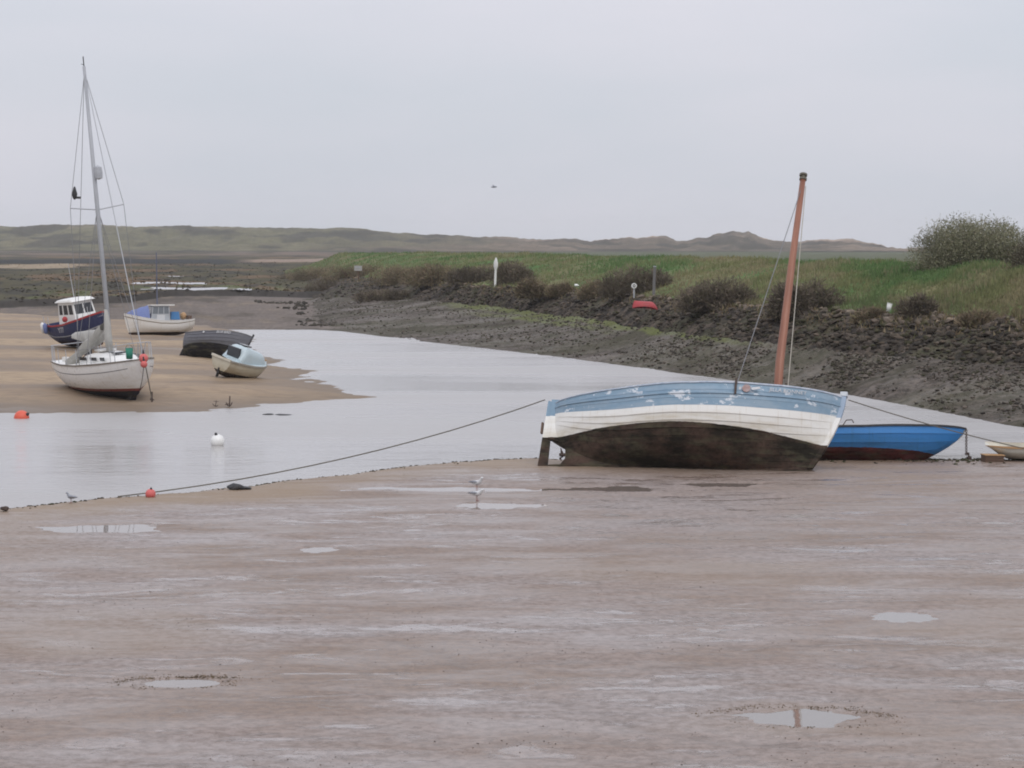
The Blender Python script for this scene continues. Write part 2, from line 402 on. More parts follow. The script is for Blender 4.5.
for (cx, cy, rx, ry, cz) in pud:
    g = MB(); n = 28
    g.add([(1.3 * rx * math.cos(2 * math.pi * k / n), 1.3 * ry * math.sin(2 * math.pi * k / n), 0) for k in range(n)], [tuple(range(n))])
    tag(g.build('puddle', M_puddle, loc=(cx, cy, cz - 0.019)), kind='structure')

# --- sandbank across the near arm of the channel
sand_px = [(-420, 432), (0, 413.5), (60, 412), (150, 411), (240, 409), (300, 403), (357, 396.5), (335, 388), (312, 376), (285, 367), (262, 358), (247, 350), (243, 340), (240, 331), (180, 322), (0, 314), (-420, 312)]
SP = np.array([[at(a, b, 0).x, at(a, b, 0).y] for a, b in sand_px])
def poly_sd(x, y, P):
    """signed distance, positive inside"""
    x = np.asarray(x, float); y = np.asarray(y, float)
    d = np.full(x.shape, 1e9); ins = np.zeros(x.shape, bool)
    for i in range(len(P)):
        a = P[i]; b = P[(i + 1) % len(P)]; e = b - a
        k = np.clip(((x - a[0]) * e[0] + (y - a[1]) * e[1]) / (e @ e), 0, 1)
        d = np.minimum(d, np.hypot(x - a[0] - k * e[0], y - a[1] - k * e[1]))
        if a[1] != b[1]:
            ins ^= ((a[1] > y) != (b[1] > y)) & (x < (b[0] - a[0]) * (y - a[1]) / (b[1] - a[1]) + a[0])
    return np.where(ins, d, -d)
def sand_z(x, y):
    x = np.asarray(x, float); y = np.asarray(y, float)
    t_ = poly_sd(x, y, SP) + 1.3 * fbm(x * 0.35, y * 0.22, 4, 51) + 0.9 * fbm(x * 1.1, y * 0.9, 3, 52)
    z = 0.42 * (1 - np.exp(-np.maximum(t_, 0) / 7.0))
    u = y + 3.0 * fbm(x * 0.05, y * 0.05, 3, 54)
    rip = np.abs(((u / 7.5) % 1.0) - 0.65); band = 0.26 * (0.5 - rip) + 0.10 * fbm(x * 0.06, u * 0.16, 4, 57) + 0.03 * fbm(x * 0.3, y * 0.7, 4, 58)
    z = z + band * sstep(0, 5, t_)
    return np.where(t_ > 0, z, np.maximum(t_ * 0.07, -1.0))
gx = np.linspace(-62, -3, 330); gy = [64.0]
while gy[-1] < 185: gy.append(gy[-1] * 1.0042)
X, Y = np.meshgrid(gx, np.array(gy)); np_grid('sandbank', X, Y, sand_z(X, Y), M_sand)

# --- far shore: mud slope, stone revetment, grass bank, laid out along the bank
KPX = [280, 310, 340, 420, 500, 600, 700, 850, 1024, 1300]
TOE = [329.5, 329.5, 331, 341, 350, 362, 376, 394.5, 428, 463]
RBY = [300, 299, 298, 301, 308, 321, 337, 354, 366, 398]
RTY = [279, 277, 276, 281, 286, 291, 302, 312, 319, 341]
CRY = [268, 259, 253, 253, 254.2, 256.6, 259, 263, 267.5, 271]
RBZ = [0.10, 0.35, 1.0, 1.2, 1.2, 1.2, 1.2, 1.2, 1.2, 1.2]
RTZ = [0.25, 0.9, 2.0, 2.5, 2.6, 2.6, 2.6, 2.6, 2.6, 2.6]
CRZ = [0.4, 2.0, 4.2, 4.5, 4.5, 4.5, 4.5, 4.5, 4.5, 4.5]
def prow(px, ys, zs):
    py = np.interp(px, KPX, ys); z = np.interp(px, KPX, zs) if not np.isscalar(zs) else np.full_like(px, zs)
    c, s = math.cos(PITCH), math.sin(PITCH); u = 384 - py
    k = (z - CAMZ) / (-FPX * s + u * c)
    return np.stack([(px - 512) * k, (FPX * c + u * s) * k, z], -1)
def bank_lines(px):
    toe = prow(px, TOE, 0.0); rb = prow(px, RBY, RBZ); rt = prow(px, RTY, RTZ); cr = prow(px, CRY, CRZ)
    hd = cr - rt; hd[:, 2] = 0; L = np.linalg.norm(hd, axis=1, keepdims=True); hd /= L
    # keep the grass slope's width sensible on the far end
    w = np.minimum(L, 60); cr = np.where(L > 60, np.concatenate([(rt + hd * w)[:, :2], cr[:, 2:]], 1), cr)
    under = toe - hd * 6; under[:, 2] = -0.7
    back = cr + hd * 3.5; back[:, 2] = cr[:, 2] - 0.05; bt = cr + hd * 13; bt[:, 2] = np.minimum(0.8, cr[:, 2])
    return under, toe, rb, rt, cr, back, bt
pxs = np.concatenate([np.arange(282, 1110, 1.5), np.arange(1110, 1301, 5)])
L_ = bank_lines(pxs)
def seg(A, B, n, last=False, bulge=0.0):
    ts = np.linspace(0, 1, n + (1 if last else 0), endpoint=last)
    return [A * (1 - t_) + B * t_ + np.array([0, 0, bulge * math.sin(math.pi * t_)]) for t_ in ts]
def bank_noise(P, a1, a2, s1, s2, seed):
    P = P.copy(); P[..., 2] += a1 * fbm(P[..., 0] * s1, P[..., 1] * s1, 4, seed) + a2 * fbm(P[..., 0] * s2, P[..., 1] * s2, 3, seed + 7); return P
def fade_z(P, rows_edge0, rows_edge1): return P
und, toe, rb, rt, cr, bk, bt = L_
sh = np.array(seg(und, toe, 5) + seg(toe, rb, 46, True, -0.12))
amp = np.concatenate([np.zeros(4), np.linspace(0.2, 1, 8), np.ones(len(sh) - 12)])[:, None]
n_ = (0.16 * fbm(sh[..., 0] * 0.35, sh[..., 1] * 0.35, 4, 21) + 0.14 * np.abs(fbm(sh[..., 0] * 1.3, sh[..., 1] * 1.3, 3, 22)) + 0.05 * fbm(sh[..., 0] * 4, sh[..., 1] * 4, 2, 23)) * amp
sh2 = sh.copy(); sh2[..., 2] += n_
colg = np.zeros(sh2.shape)                                          # weed-green shelf left of centre, in the mask's green channel
rr = np.linspace(0, 1, len(sh))[:, None]; pp = pxs[None, :] + 0 * rr
gmask = sstep(0.86, 0.93, rr + 0.03 * fbm(sh[..., 0] * 0.2, sh[..., 1] * 0.2, 3, 29)) * sstep(430, 470, pp) * (1 - sstep(640, 800, pp))
gmask = np.maximum(gmask, 0.8 * sstep(0.74, 0.8, rr) * (1 - sstep(0.83, 0.87, rr)) * sstep(440, 520, pp) * (1 - sstep(560, 640, pp)))
colg[..., 1] = np.clip(1.8 * gmask * (0.7 + 0.6 * fbm(sh[..., 0] * 0.6, sh[..., 1] * 0.6, 3, 31)), 0, 1)
np_grid('shore_mud', sh2[..., 0], sh2[..., 1], sh2[..., 2], M_shore, col=colg)
rv = np.array(seg(rb - np.array([0, 0, .15]), rt, 30, True, 0.12)); rv = bank_noise(rv, 0.22, 0.16, 0.6, 1.9, 41)
reve = np_grid('stone_revetment', rv[..., 0], rv[..., 1], rv[..., 2], M_reve)
gb = np.array(seg(rt - np.array([0, 0, .12]), cr, 26, False, 0.25) + seg(cr, bk, 5) + seg(bk, bt, 8, True))
gb = bank_noise(gb, 0.16, 0.10, 0.18, 0.7, 61); np_grid('grass_bank', gb[..., 0], gb[..., 1], gb[..., 2], M_turf)

def sample_rows(P, n, pw=1.0, lo=0.0, hi=1.0, pxlo=285, pxhi=1150):
    """random surface points on a bank grid (rows, cols, 3)"""
    r_ = (lo + (hi - lo) * rng.random(n) ** pw) * (P.shape[0] - 1.001); c0 = np.searchsorted(pxs, pxlo); c1 = min(np.searchsorted(pxs, pxhi), len(pxs) - 1)
    # more points where a column spans more ground
    c_ = c0 + rng.random(n) * (c1 - c0 - 1.001); i = r_.astype(int); j = c_.astype(int); u = (r_ - i)[:, None]; v = (c_ - j)[:, None]
    return (P[i, j] * (1 - u) * (1 - v) + P[i + 1, j] * u * (1 - v) + P[i, j + 1] * (1 - u) * v + P[i + 1, j + 1] * u * v), r_ / (P.shape[0] - 1), pxs[j]

# rock shapes: convex hulls of random points
def rock_geo(k, flat=0.55, npts=13):
    r_ = random.Random(k); bm = bmesh.new()
    for _ in range(npts):
        v = Vector((r_.gauss(0, 1), r_.gauss(0, 1), r_.gauss(0, 1))).normalized() * r_.uniform(0.8, 1.1)
        bm.verts.new((v.x, v.y * r_.uniform(0.6, 0.9), v.z * flat))
    res = bmesh.ops.convex_hull(bm, input=bm.verts); bmesh.ops.delete(bm, geom=[e for e in res['geom_interior'] if isinstance(e, bmesh.types.BMVert)], context='VERTS')
    bmesh.ops.triangulate(bm, faces=bm.faces); bm.verts.index_update()
    vs = np.array([v.co[:] for v in bm.verts]); fs = np.array([[v.index for v in f.verts] for f in bm.faces]); bm.free(); return vs, fs
ROCKS = [rock_geo(k) for k in range(8)]
def scatter(name, pts, sizes, cols, mat, geos=ROCKS, parent=None, sink=0.25):
    V_, F_, C_ = [], [], []; n0 = 0
    for k in range(len(pts)):
        vs, fs = geos[k % len(geos)]; w = rng.random() * 6.283; c, s = math.cos(w), math.sin(w)
        q = vs * sizes[k]; q = np.stack([q[:, 0] * c - q[:, 1] * s, q[:, 0] * s + q[:, 1] * c, q[:, 2]], -1) + pts[k] + np.array([0, 0, sizes[k] * sink])
        V_.append(q); F_.append(fs + n0); C_.append(np.repeat(cols[k][None], len(q), 0)); n0 += len(q)
    o = np_mesh(name, np.concatenate(V_), np.concatenate(F_), mat, False, np.concatenate(C_)); tag(o, kind='stuff')
    if parent: o.parent = parent
    return o
def tones(n, table, jit=0.25):
    T = np.array(table); i = rng.integers(0, len(T), n); return T[i] * (1 + jit * (rng.random((n, 1)) - 0.5) * 2)
# 300 stones that show largest, each a piece of the revetment
pts, rr_, _ = sample_rows(rv, 300, 0.55, 0.05, 1.0, 480, 1060)
stone_me = []
for k in range(6):
    vs, fs = rock_geo(100 + k, 0.5, 15); me = bpy.data.meshes.new('stone'); me.from_pydata(vs.tolist(), [], fs.tolist()); me.update(); me.materials.append(M_stone); stone_me.append(me)
for k in range(300):
    s = random.uniform(0.10, 0.27) * (1.25 if rr_[k] > 0.85 else 1)
    o = link('stone', stone_me[k % 6], None, reve, tuple(pts[k] + np.array([0, 0, s * 0.2])), (random.uniform(-.3, .3), random.uniform(-.3, .3), random.uniform(0, 6.28)))
    o.scale = (s * random.uniform(0.9, 1.5), s, s * random.uniform(0.8, 1.2))
pts, rr_, _ = sample_rows(rv, 5200, 0.9, 0, 1, 310)
scatter('rubble', pts, 0.05 + 0.2 * rng.random(5200) ** 2.5, tones(5200, [(0.05, 0.042, 0.035), (0.07, 0.058, 0.047), (0.10, 0.082, 0.065), (0.13, 0.105, 0.082), (0.075, 0.072, 0.042)]) * (0.8 + 2.0 * sstep(0.62, 0.95, rr_) * (0.35 + 0.65 * rng.random(5200)))[:, None] * np.array([1.0, 0.97, 0.92]), M_rubble, parent=reve)
pts, rr_, _ = sample_rows(sh2, 16000, 0.8, 0.12, 1.0, 305)
_k = vnoise(pts[:, 0] * 0.45, pts[:, 1] * 0.25, 301) + 0.7 * vnoise(pts[:, 0] * 1.4, pts[:, 1] * 0.8, 303) + 0.35 * rng.normal(0, 1, 16000)
pts = pts[np.argsort(-_k)[:9000]]
scatter('shore_stones', pts, (0.025 + 0.10 * rng.random(9000) ** 3), tones(9000, [(0.05, 0.042, 0.035), (0.08, 0.067, 0.055), (0.065, 0.062, 0.036), (0.12, 0.098, 0.08), (0.15, 0.122, 0.1)]), M_rubble)['label'] = 'dark weedy stones strewn over the muddy shore'

# (dry tufts among the top stones follow below)
def blades(name, pts, h, w, cols, mat, lean=0.35, parent=None):
    n = len(pts); a = rng.random(n) * 6.283; d = np.stack([np.cos(a), np.sin(a), 0 * a], -1); b = rng.random(n) * 6.283
    l = np.stack([np.cos(b), np.sin(b), 0 * b], -1) * (lean * h * rng.random(n))[:, None]
    up = np.zeros((n, 3)); up[:, 2] = h
    p0 = pts - d * (w / 2)[:, None]; p1 = pts + d * (w / 2)[:, None]; p2 = pts + up + l
    co = np.stack([p0, p1, p2], 1).reshape(-1, 3); f = np.arange(3 * n).reshape(n, 3)
    o = np_mesh(name, co, f, mat, False, np.repeat(cols, 3, 0)); tag(o, kind='stuff')
    if parent: o.parent = parent
    return o
def grass_col(p):
    a = fbm(p[:, 0] * 0.22, p[:, 1] * 0.10, 5, 71, 0.65); b = fbm(p[:, 0] * 0.9, p[:, 1] * 0.45, 3, 73)
    green = np.array([0.125, 0.205, 0.078]); olive = np.array([0.225, 0.23, 0.11]); straw = np.array([0.31, 0.26, 0.16])
    k = sstep(-0.35, 0.25, a + 0.4 * b)[:, None]; c = olive * (1 - k) + green * k
    m = (sstep(0.05, 0.4, -0.8 * a + 0.7 * b + 0.4 * (rng.random(len(p)) - 0.5)))[:, None] * 0.75
    return (c * (1 - m) + straw * m) * (0.75 + 0.5 * rng.random((len(p), 1)))
NG = 80000
pts, rr_, pc = sample_rows(gb[:32], NG, 1.0)
hg = (0.10 + 0.24 * rng.random(NG) ** 2) * (1 + 0.4 * vnoise(pts[:, 0] * 0.4, pts[:, 1] * 0.4, 5))
cg = grass_col(pts); low = sstep(0.0, 0.3, rr_)[:, None]; cg = cg * low + (1 - low) * (0.5 * cg + 0.5 * np.array([0.17, 0.14, 0.085]))
p3_, r3_, _ = sample_rows(rv, 9000, 0.5, 0.45, 1.0); p3_ = p3_[vnoise(p3_[:, 0] * 0.7, p3_[:, 1] * 0.5, 311) + 0.4 * rng.normal(0, 1, 9000) > 0.1]; n3_ = len(p3_)
tag(blades('dry_tufts', p3_, 0.08 + 0.22 * rng.random(n3_) ** 2, 0.05 + 0.08 * rng.random(n3_), tones(n3_, [(0.24, 0.185, 0.105), (0.18, 0.13, 0.08), (0.13, 0.125, 0.06), (0.30, 0.24, 0.15)]), M_grass, 0.8, reve))
tag(blades('grass', pts - np.array([0, 0, .04]), hg, 0.06 + 0.09 * rng.random(NG), cg, M_grass), 'rough green grass covering the embankment', 'grass')

# --- saltmarsh and creeks on the left
mpx = np.arange(-330, 470, 2.0); md = [136.0]
while md[-1] < 1350: md.append(md[-1] * 1.0075)
md = np.array(md); PXg, Dg = np.meshgrid(mpx, md); X = (PXg - 512) * Dg / FPX; Y = Dg
PYg = HORIZON + CAMZ * FPX / Dg
wv = fbm(PXg * 0.02, np.log(Dg) * 9, 4, 81); wv2 = fbm(PXg * 0.06, np.log(Dg) * 22, 3, 83)
edge = np.interp(PXg, [-330, 0, 60, 130, 170, 240, 300, 380, 470], [186, 184, 188, 196, 218, 222, 214, 202, 196]) * (1 + 0.012 * wv2 + 0.015 * wv)
z = 0.05 + 0.28 * sstep(140, 210, Dg) + 0.05 * fbm(X * 0.15, Y * 0.15, 4, 85)
z = np.where(Dg < 142, z - (142 - Dg) * 0.09, z)
plat = sstep(0.0, 2.2, Dg - edge); z = z + plat * (0.42 + 0.10 * wv)
def pool(d0, w, a, b): return np.exp(-((Dg - d0 * (1 + 0.02 * wv2 + 0.012 * np.sin(PXg * 0.09))) / w) ** 4) * sstep(a - 12, a + 4, PXg + 10 * wv2) * (1 - sstep(b - 4, b + 12, PXg + 14 * wv2))
pools = np.maximum.reduce([pool(232, 4.6, 148, 238), pool(266, 4.8, 140, 200), pool(322, 3, 165, 178)])
PANS = [(232, 5.5, 140, 240), (266, 5.5, 136, 204), (322, 3, 160, 180)]
creek = np.exp(-(np.abs(fbm(X * 0.012 + 3, Y * 0.006, 3, 88)) / 0.035) ** 2) * sstep(4, 20, Dg - edge) * (1 - sstep(330, 420, Dg)); z = z - 0.5 * creek
z = z + plat * 0.10 * fbm(X * 0.5, Y * 0.35, 4, 89) + plat * 0.25 * np.maximum(0, fbm(X * 0.05, Y * 0.02, 3, 90))
PAN_Z = 0.80
for (d0, w, a, b) in PANS:
    m = sstep(d0 - 26, d0 - 16, Dg) * (1 - sstep(d0 + w + 3, d0 + w + 8, Dg)) * sstep(a - 40, a - 25, PXg) * (1 - sstep(b + 25, b + 40, PXg)) * plat
    z = z * (1 - m) + (PAN_Z + 0.03 + 0.03 * wv2) * m
z = z - 0.22 * pools * sstep(-0.25, 0.05, wv2 + 0.3 * wv + 0.15)
for (d0, w, a, b) in PANS:
    g = MB(); q0, q1 = d0 - w - 3, d0 + w + 3
    g.add([((a - 24 - 512) * q0 / FPX, q0, PAN_Z), ((b + 24 - 512) * q0 / FPX, q0, PAN_Z), ((b + 24 - 512) * q1 / FPX, q1, PAN_Z), ((a - 24 - 512) * q1 / FPX, q1, PAN_Z)], [(0, 1, 2, 3)])
    tag(g.build('marsh_pool', M_puddle), kind='structure')
# ground colours: bare mud, dark edge, olive and brown plants, sand spits
def lerp(c, d, m): return c * (1 - m[..., None]) + np.array(d) * m[..., None]
C_ = np.ones(X.shape + (3,)) * np.array([0.175, 0.145, 0.125])
C_ = lerp(C_, (0.105, 0.087, 0.072), sstep(0.0, 0.45, wv + 0.4 * wv2))
C_ = lerp(C_, (0.24, 0.19, 0.14), sstep(0.1, 0.4, wv2) * (1 - sstep(250, 300, PXg)) * 0.5)
C_ = lerp(C_, (0.032, 0.028, 0.024), np.clip(sstep(-3.5, -0.5, Dg - edge) * (1 - sstep(6, 20, Dg - edge + 8 * wv2)), 0, 1) * 0.9)
top = sstep(4, 9, Dg - edge)
C_ = lerp(C_, (0.078, 0.068, 0.036), top)
C_ = lerp(C_, (0.15, 0.10, 0.058), top * sstep(-0.02, 0.18, wv))
C_ = lerp(C_, (0.10, 0.125, 0.05), top * sstep(0.05, 0.35, -wv2 + 0.2 * wv) * sstep(6, 12, Dg - edge) * (1 - sstep(30, 60, Dg - edge)) * 0.8)
C_ = lerp(C_, (0.04, 0.036, 0.028), top * sstep(0.08, 0.25, wv2) * 0.85)
yy_ = PYg + 1.2 * wv2 + 1.0 * wv
C_ = lerp(C_, (0.33, 0.26, 0.18), sstep(267.3, 268.2, yy_) * (1 - sstep(271.0, 272.2, yy_)) * (1 - sstep(70, 96, PXg + 12 * wv2)))
C_ = lerp(C_, (0.30, 0.225, 0.175), sstep(260.5, 261.5, yy_ + (PXg - 290) * 0.012) * (1 - sstep(264.5, 265.5, yy_ + (PXg - 290) * 0.012)) * sstep(225, 262, PXg) * (1 - sstep(320, 350, PXg)))
C_ = lerp(C_, (0.028, 0.03, 0.03), sstep(261.2, 262.0, yy_) * (1 - sstep(266.6, 267.3, yy_)) * (1 - sstep(220, 260, PXg)))
C_ = lerp(C_, (0.17, 0.125, 0.095), (1 - sstep(258.0, 259.5, yy_)) * sstep(0.0, 0.3, 0.25 + wv) * 0.8)
C_ = lerp(C_, (0.30, 0.27, 0.23), np.clip(pools * 0.5, 0, 1))
C_ = C_ * (0.85 + 0.3 * rng.random(X.shape))[..., None]
np_grid('saltmarsh', X, Y, z, M_marsh, col=C_)
# sea-lavender and cordgrass clumps on the marsh edge
n = 30000; j = rng.integers(0, X.shape[1] - 1, n); i = (rng.random(n) ** 1.6 * (X.shape[0] * 0.62)).astype(int)
ok = (Dg[i, j] - edge[i, j] > 0.5) & (pools[i, j] < 0.25) & (wv[i, j] + 0.6 * wv2[i, j] + 0.3 * rng.normal(0, 1, n) > 0.1); i, j = i[ok], j[ok]; n = len(i)
pts = np.stack([X[i, j] + rng.normal(0, .3, n), Y[i, j] + rng.normal(0, .5, n), z[i, j] - 0.03], -1)
tag(blades('marsh_plants', pts, 0.07 + 0.16 * rng.random(n) ** 2, 0.25 + 0.5 * rng.random(n), C_[i, j] * (0.6 + 0.6 * rng.random((n, 1))), M_grass, 0.6), 'low brown and olive saltmarsh plants', 'marsh plants')
# clods and weed on the bare mud left of the stone shore
n = 1500; a_ = rng.uniform(255, 420, n); d_ = rng.uniform(146, 200, n); zz = 0.05 + 0.28 * sstep(140, 210, d_)
keep = vnoise(a_ * 0.05, d_ * 0.16, 4) + (a_ - 325) / 90 > 0.0
pts = np.stack([(a_ - 512) * d_ / FPX, d_, zz], -1)[keep]; n = len(pts)
tag(scatter('mud_clods', pts, 0.12 + 0.3 * rng.random(n) ** 2, tones(n, [(0.045, 0.04, 0.033), (0.07, 0.06, 0.048), (0.11, 0.095, 0.08)]), M_rubble, sink=0.05), 'dark weedy clods on bare mud', 'clods')

# --- flat fields behind and dunes on the skyline
fx = np.linspace(-900, 900, 60); fy = np.linspace(200, 1800, 80); X2, Y2 = np.meshgrid(fx, fy)
cf = np.ones(X2.shape + (3,)) * np.array([0.12, 0.105, 0.065]); cf = lerp(cf, (0.075, 0.07, 0.045), sstep(-0.1, 0.3, fbm(X2 * 0.004, Y2 * 0.012, 4, 97)))
np_grid('far_marsh', X2, Y2, 0.35 + 0.1 * fbm(X2 * 0.01, Y2 * 0.01, 3, 96) + np.where(Y2 < 1250, -0.0, 0.3), M_marsh, col=cf) if False else None
DPX = [-300, -120, 0, 40, 80, 140, 200, 260, 300, 345, 365, 385, 420, 450, 480, 530, 570, 590, 605, 630, 660, 685, 700, 715, 730, 748, 760, 778, 800, 830, 852, 870, 895, 960, 1100, 1400]
DPY = [229, 226, 226.5, 225.5, 224.5, 227, 226, 228, 228, 228, 229, 232, 234, 236, 236.5, 238, 239.5, 241.5, 239.5, 237, 236.5, 240.5, 238, 233.5, 230.5, 232, 237, 241, 241.5, 239.5, 238.5, 242.5, 247, 247, 245, 243]
dp = np.arange(-300, 1400, 1.5); dv = np.linspace(0, 1, 46); P_, T_ = np.meshgrid(dp, dv)
D0, D1 = 1290.0, 1850.0
base_d = 1330 + 60 * fbm(P_ * 0.01, P_ * 0 + 2, 3, 101)
Dd = base_d + (D1 - base_d) * T_
Xd = (P_ - 512) * Dd / FPX
crest = CAMZ + (HORIZON - np.interp(P_, DPX, DPY) + (1.2 + 1.9 * sstep(400, 600, P_)) * fbm(P_ * 0.05, P_ * 0 + 5, 5, 103, 0.6) + 0.55 * fbm(P_ * 0.3, P_ * 0 + 8, 2, 104)) * D1 / FPX
prof = sstep(0, 0.95, T_) * 0.75 + 0.25 * T_
hum = fbm(Xd * 0.012, Dd * 0.008, 5, 105); hum2 = 1 - np.abs(fbm(Xd * 0.02, Dd * 0.012, 4, 107))
Zd = 0.9 + (crest - 0.9) * prof + (hum * 5.0 + (hum2 - 0.75) * 9.0) * np.sin(math.pi * np.clip(T_, 0, 1)) * sstep(0, .3, T_) * np.clip((crest - 1) / 14, 0.2, 1)
vis = CAMZ + (crest - CAMZ) * Dd / D1 + 0.8 * fbm(Xd * 0.03, Dd * 0.03, 3, 113); Zd = np.minimum(Zd, vis)          # nothing rises above the ridge line
green = np.array([0.132, 0.122, 0.068]); brown = np.array([0.135, 0.105, 0.075]); sandc = np.array([0.52, 0.38, 0.29]); scrub = np.array([0.04, 0.038, 0.03])
mr = sstep(280, 560, P_ + 90 * hum)[..., None]; Cd = green * (1 - mr) + brown * mr
sm = sstep(-0.02, 0.28, hum + 0.5 * fbm(Xd * 0.04, Dd * 0.02, 4, 109)) * (0.12 + 0.6 * sstep(380, 650, P_)) * (0.3 + 0.9 * sstep(0.4, 0.95, T_)); Cd = lerp(Cd, sandc, np.clip(sm, 0, 0.9))
sc_ = sstep(0.06, 0.22, fbm(Xd * 0.03 + 9, Dd * 0.012, 4, 111, 0.6)) * (1 - 0.7 * sstep(0.75, 1, T_)); Cd = lerp(Cd, scrub, np.clip(sc_ * 0.75, 0, 1))
Cd = Cd * (1 + 0.55 * fbm(Xd * 0.08, Dd * 0.03, 4, 117, 0.7) + 0.25 * (rng.random(Xd.shape) - 0.5))[..., None]
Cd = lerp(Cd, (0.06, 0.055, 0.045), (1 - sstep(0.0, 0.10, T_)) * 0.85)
bd = np.concatenate([Dd, Dd[-1:] + 120]); bx = np.concatenate([Xd, (P_[-1:] - 512) * (Dd[-1:] + 120) / FPX]); bz = np.concatenate([Zd, Zd[-1:] * 0 - 0.5])
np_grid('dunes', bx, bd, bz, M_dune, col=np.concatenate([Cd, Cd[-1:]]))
# low land between embankment and dunes on the right
fp, fd = np.meshgrid(np.arange(330, 1400, 8.0), np.linspace(250, 1420, 60)); fX = (fp - 512) * fd / FPX
cf = np.ones(fX.shape + (3,)) * np.array([0.09, 0.10, 0.05]); np_grid('far_field', fX, fd, 0.7 + 0.2 * fbm(fX * .01, fd * .01, 3, 99), M_marsh, col=cf)
# ------------------------------------------------------------------ boat materials
def paint3(name, bottom, mid, zw, top=None, zt=9.0, boot=None, bottom2=None, chip=None, wob=0.015, rough=0.45):
    """paint scheme by height on the hull: antifouling below the waterline, topsides, optional top band"""
    t = NT(name, rough); z = t.xyz()[2]
    n1 = t.noise(1.4, 6, 0.65, t.co((0.7, 1, 1.6))); n2 = t.noise(9, 5, 0.65); n3 = t.noise(3.2, 5, 0.6, t.co((0.35, 1, 2.2)))
    zz = t.math('ADD', z, t.math('MULTIPLY', t.math('SUBTRACT', n2, 0.5), wob * 2))
    bc = t.ramp(n1, [(0.43, bottom), (0.60, bottom2 or tuple(c * 1.8 for c in bottom))])
    bc = t.mix(t.rng(n3, 0.48, 0.62, 0, 0.7), bc, (0.085, 0.078, 0.05)); bc = t.mix(t.rng(n2, 0.45, 0.7, 0, 0.55), bc, tuple(c * 0.55 for c in bottom))
    mc = t.mix(t.rng(n3, 0.5, 0.75, 0, 0.35), mid, tuple(c * k for c, k in zip(mid, (0.72, 0.66, 0.55))))
    stain = t.math('MULTIPLY', t.rng(z, zw, zw + 0.32, 1, 0), t.rng(n3, 0.35, 0.65, 0.15, 0.75))
    drip = t.noise(1.0, 5, 0.7, t.co((14, 1, 0.7))); mc = t.mix(t.rng(drip, 0.56, 0.72, 0, 0.45), mc, tuple(c * k for c, k in zip(mid, (0.6, 0.5, 0.36))))
    mc = t.mix(stain, mc, tuple(c * k for c, k in zip(mid, (0.62, 0.54, 0.4))))
    c = mc
    if boot: c = t.mix(t.rng(zz, zw + 0.10, zw + 0.104, 1, 0), c, boot)
    c = t.mix(t.rng(zz, zw, zw + 0.006, 1, 0), c, bc)
    if top is not None:
        tc = t.mix(t.rng(n2, 0.4, 0.75, 0, 0.3), top, tuple(x * 0.75 for x in top))
        if chip is not None:
            nz = t.noise(2.6, 6, 0.72, t.co((0.8, 1, 1.5), loc=(3.1, 0, 1.7)))
            tc = t.mix(t.rng(nz, 0.585, 0.60), tc, chip); tc = t.mix(t.math('MULTIPLY', t.rng(n3, 0.42, 0.62), 0.35), tc, (0.36, 0.42, 0.47))
        c = t.mix(t.rng(zz, zt, zt + 0.004), c, tc)
    t.set('Base Color', c); t.set('Roughness', t.math('MAXIMUM', t.rng(n2, 0.3, 0.7, rough - 0.1, rough + 0.2), t.rng(zz, zw, zw + 0.006, 0.92, 0)))
    t.set('Specular IOR Level', t.rng(zz, zw, zw + 0.006, 0.15, 0.5)); t.bump(n2, 0.12, 0.01)
    return t.m
M_white = worn('white_paint', (0.8, 0.79, 0.76), 0.4, (0.4, 0.36, 0.28), 0.25, 2.0)
M_cream = worn('cream_gelcoat', (0.6, 0.56, 0.46), 0.4, (0.3, 0.25, 0.17), 0.35, 2.5)
M_black = worn('black_rubber', (0.03, 0.03, 0.032), 0.6, (0.08, 0.07, 0.06), 0.3, 4)
M_glass = worn('dark_window', (0.03, 0.032, 0.036), 0.12, (0.05, 0.05, 0.05), 0.2, 3, 0)
M_alu = worn('grey_spar', (0.42, 0.43, 0.45), 0.4, (0.25, 0.25, 0.25), 0.2, 3)
M_wire = worn('steel_wire', (0.20, 0.20, 0.21), 0.45, (0.12, 0.1, 0.09), 0.3, 4, 0)
M_rope = worn('old_rope', (0.14, 0.125, 0.10), 0.9, (0.06, 0.06, 0.045), 0.5, 3)
M_chain = worn('rusty_chain', (0.07, 0.05, 0.042), 0.85, (0.12, 0.06, 0.03), 0.5, 8)
M_orange = worn('orange_float', (0.68, 0.11, 0.06), 0.45, (0.35, 0.1, 0.06), 0.3, 3)
M_pink = worn('faded_red_float', (0.62, 0.13, 0.12), 0.5, (0.3, 0.1, 0.08), 0.35, 4)
M_red = worn('red_paint', (0.38, 0.035, 0.04), 0.5, (0.15, 0.04, 0.03), 0.4, 3)
M_greenp = worn('green_canvas', (0.03, 0.22, 0.15), 0.7, (0.04, 0.12, 0.08), 0.4, 4)
M_sail = worn('grey_sailcloth', (0.42, 0.41, 0.38), 0.85, (0.25, 0.23, 0.2), 0.4, 3)
M_tarp = worn('blue_tarpaulin', (0.13, 0.17, 0.36), 0.6, (0.2, 0.23, 0.35), 0.4, 2)
M_bluebox = worn('bright_blue_plastic', (0.06, 0.2, 0.42), 0.5, (0.1, 0.2, 0.3), 0.3, 4)
M_wood = worn('dark_wood', (0.12, 0.07, 0.045), 0.7, (0.06, 0.05, 0.04), 0.4, 5)
M_tan = worn('tan_float', (0.45, 0.27, 0.13), 0.55, (0.3, 0.18, 0.1), 0.4, 5)
M_letter = worn('white_lettering', (0.62, 0.62, 0.62), 0.6, (0.3, 0.3, 0.32), 0.4, 30, 0)
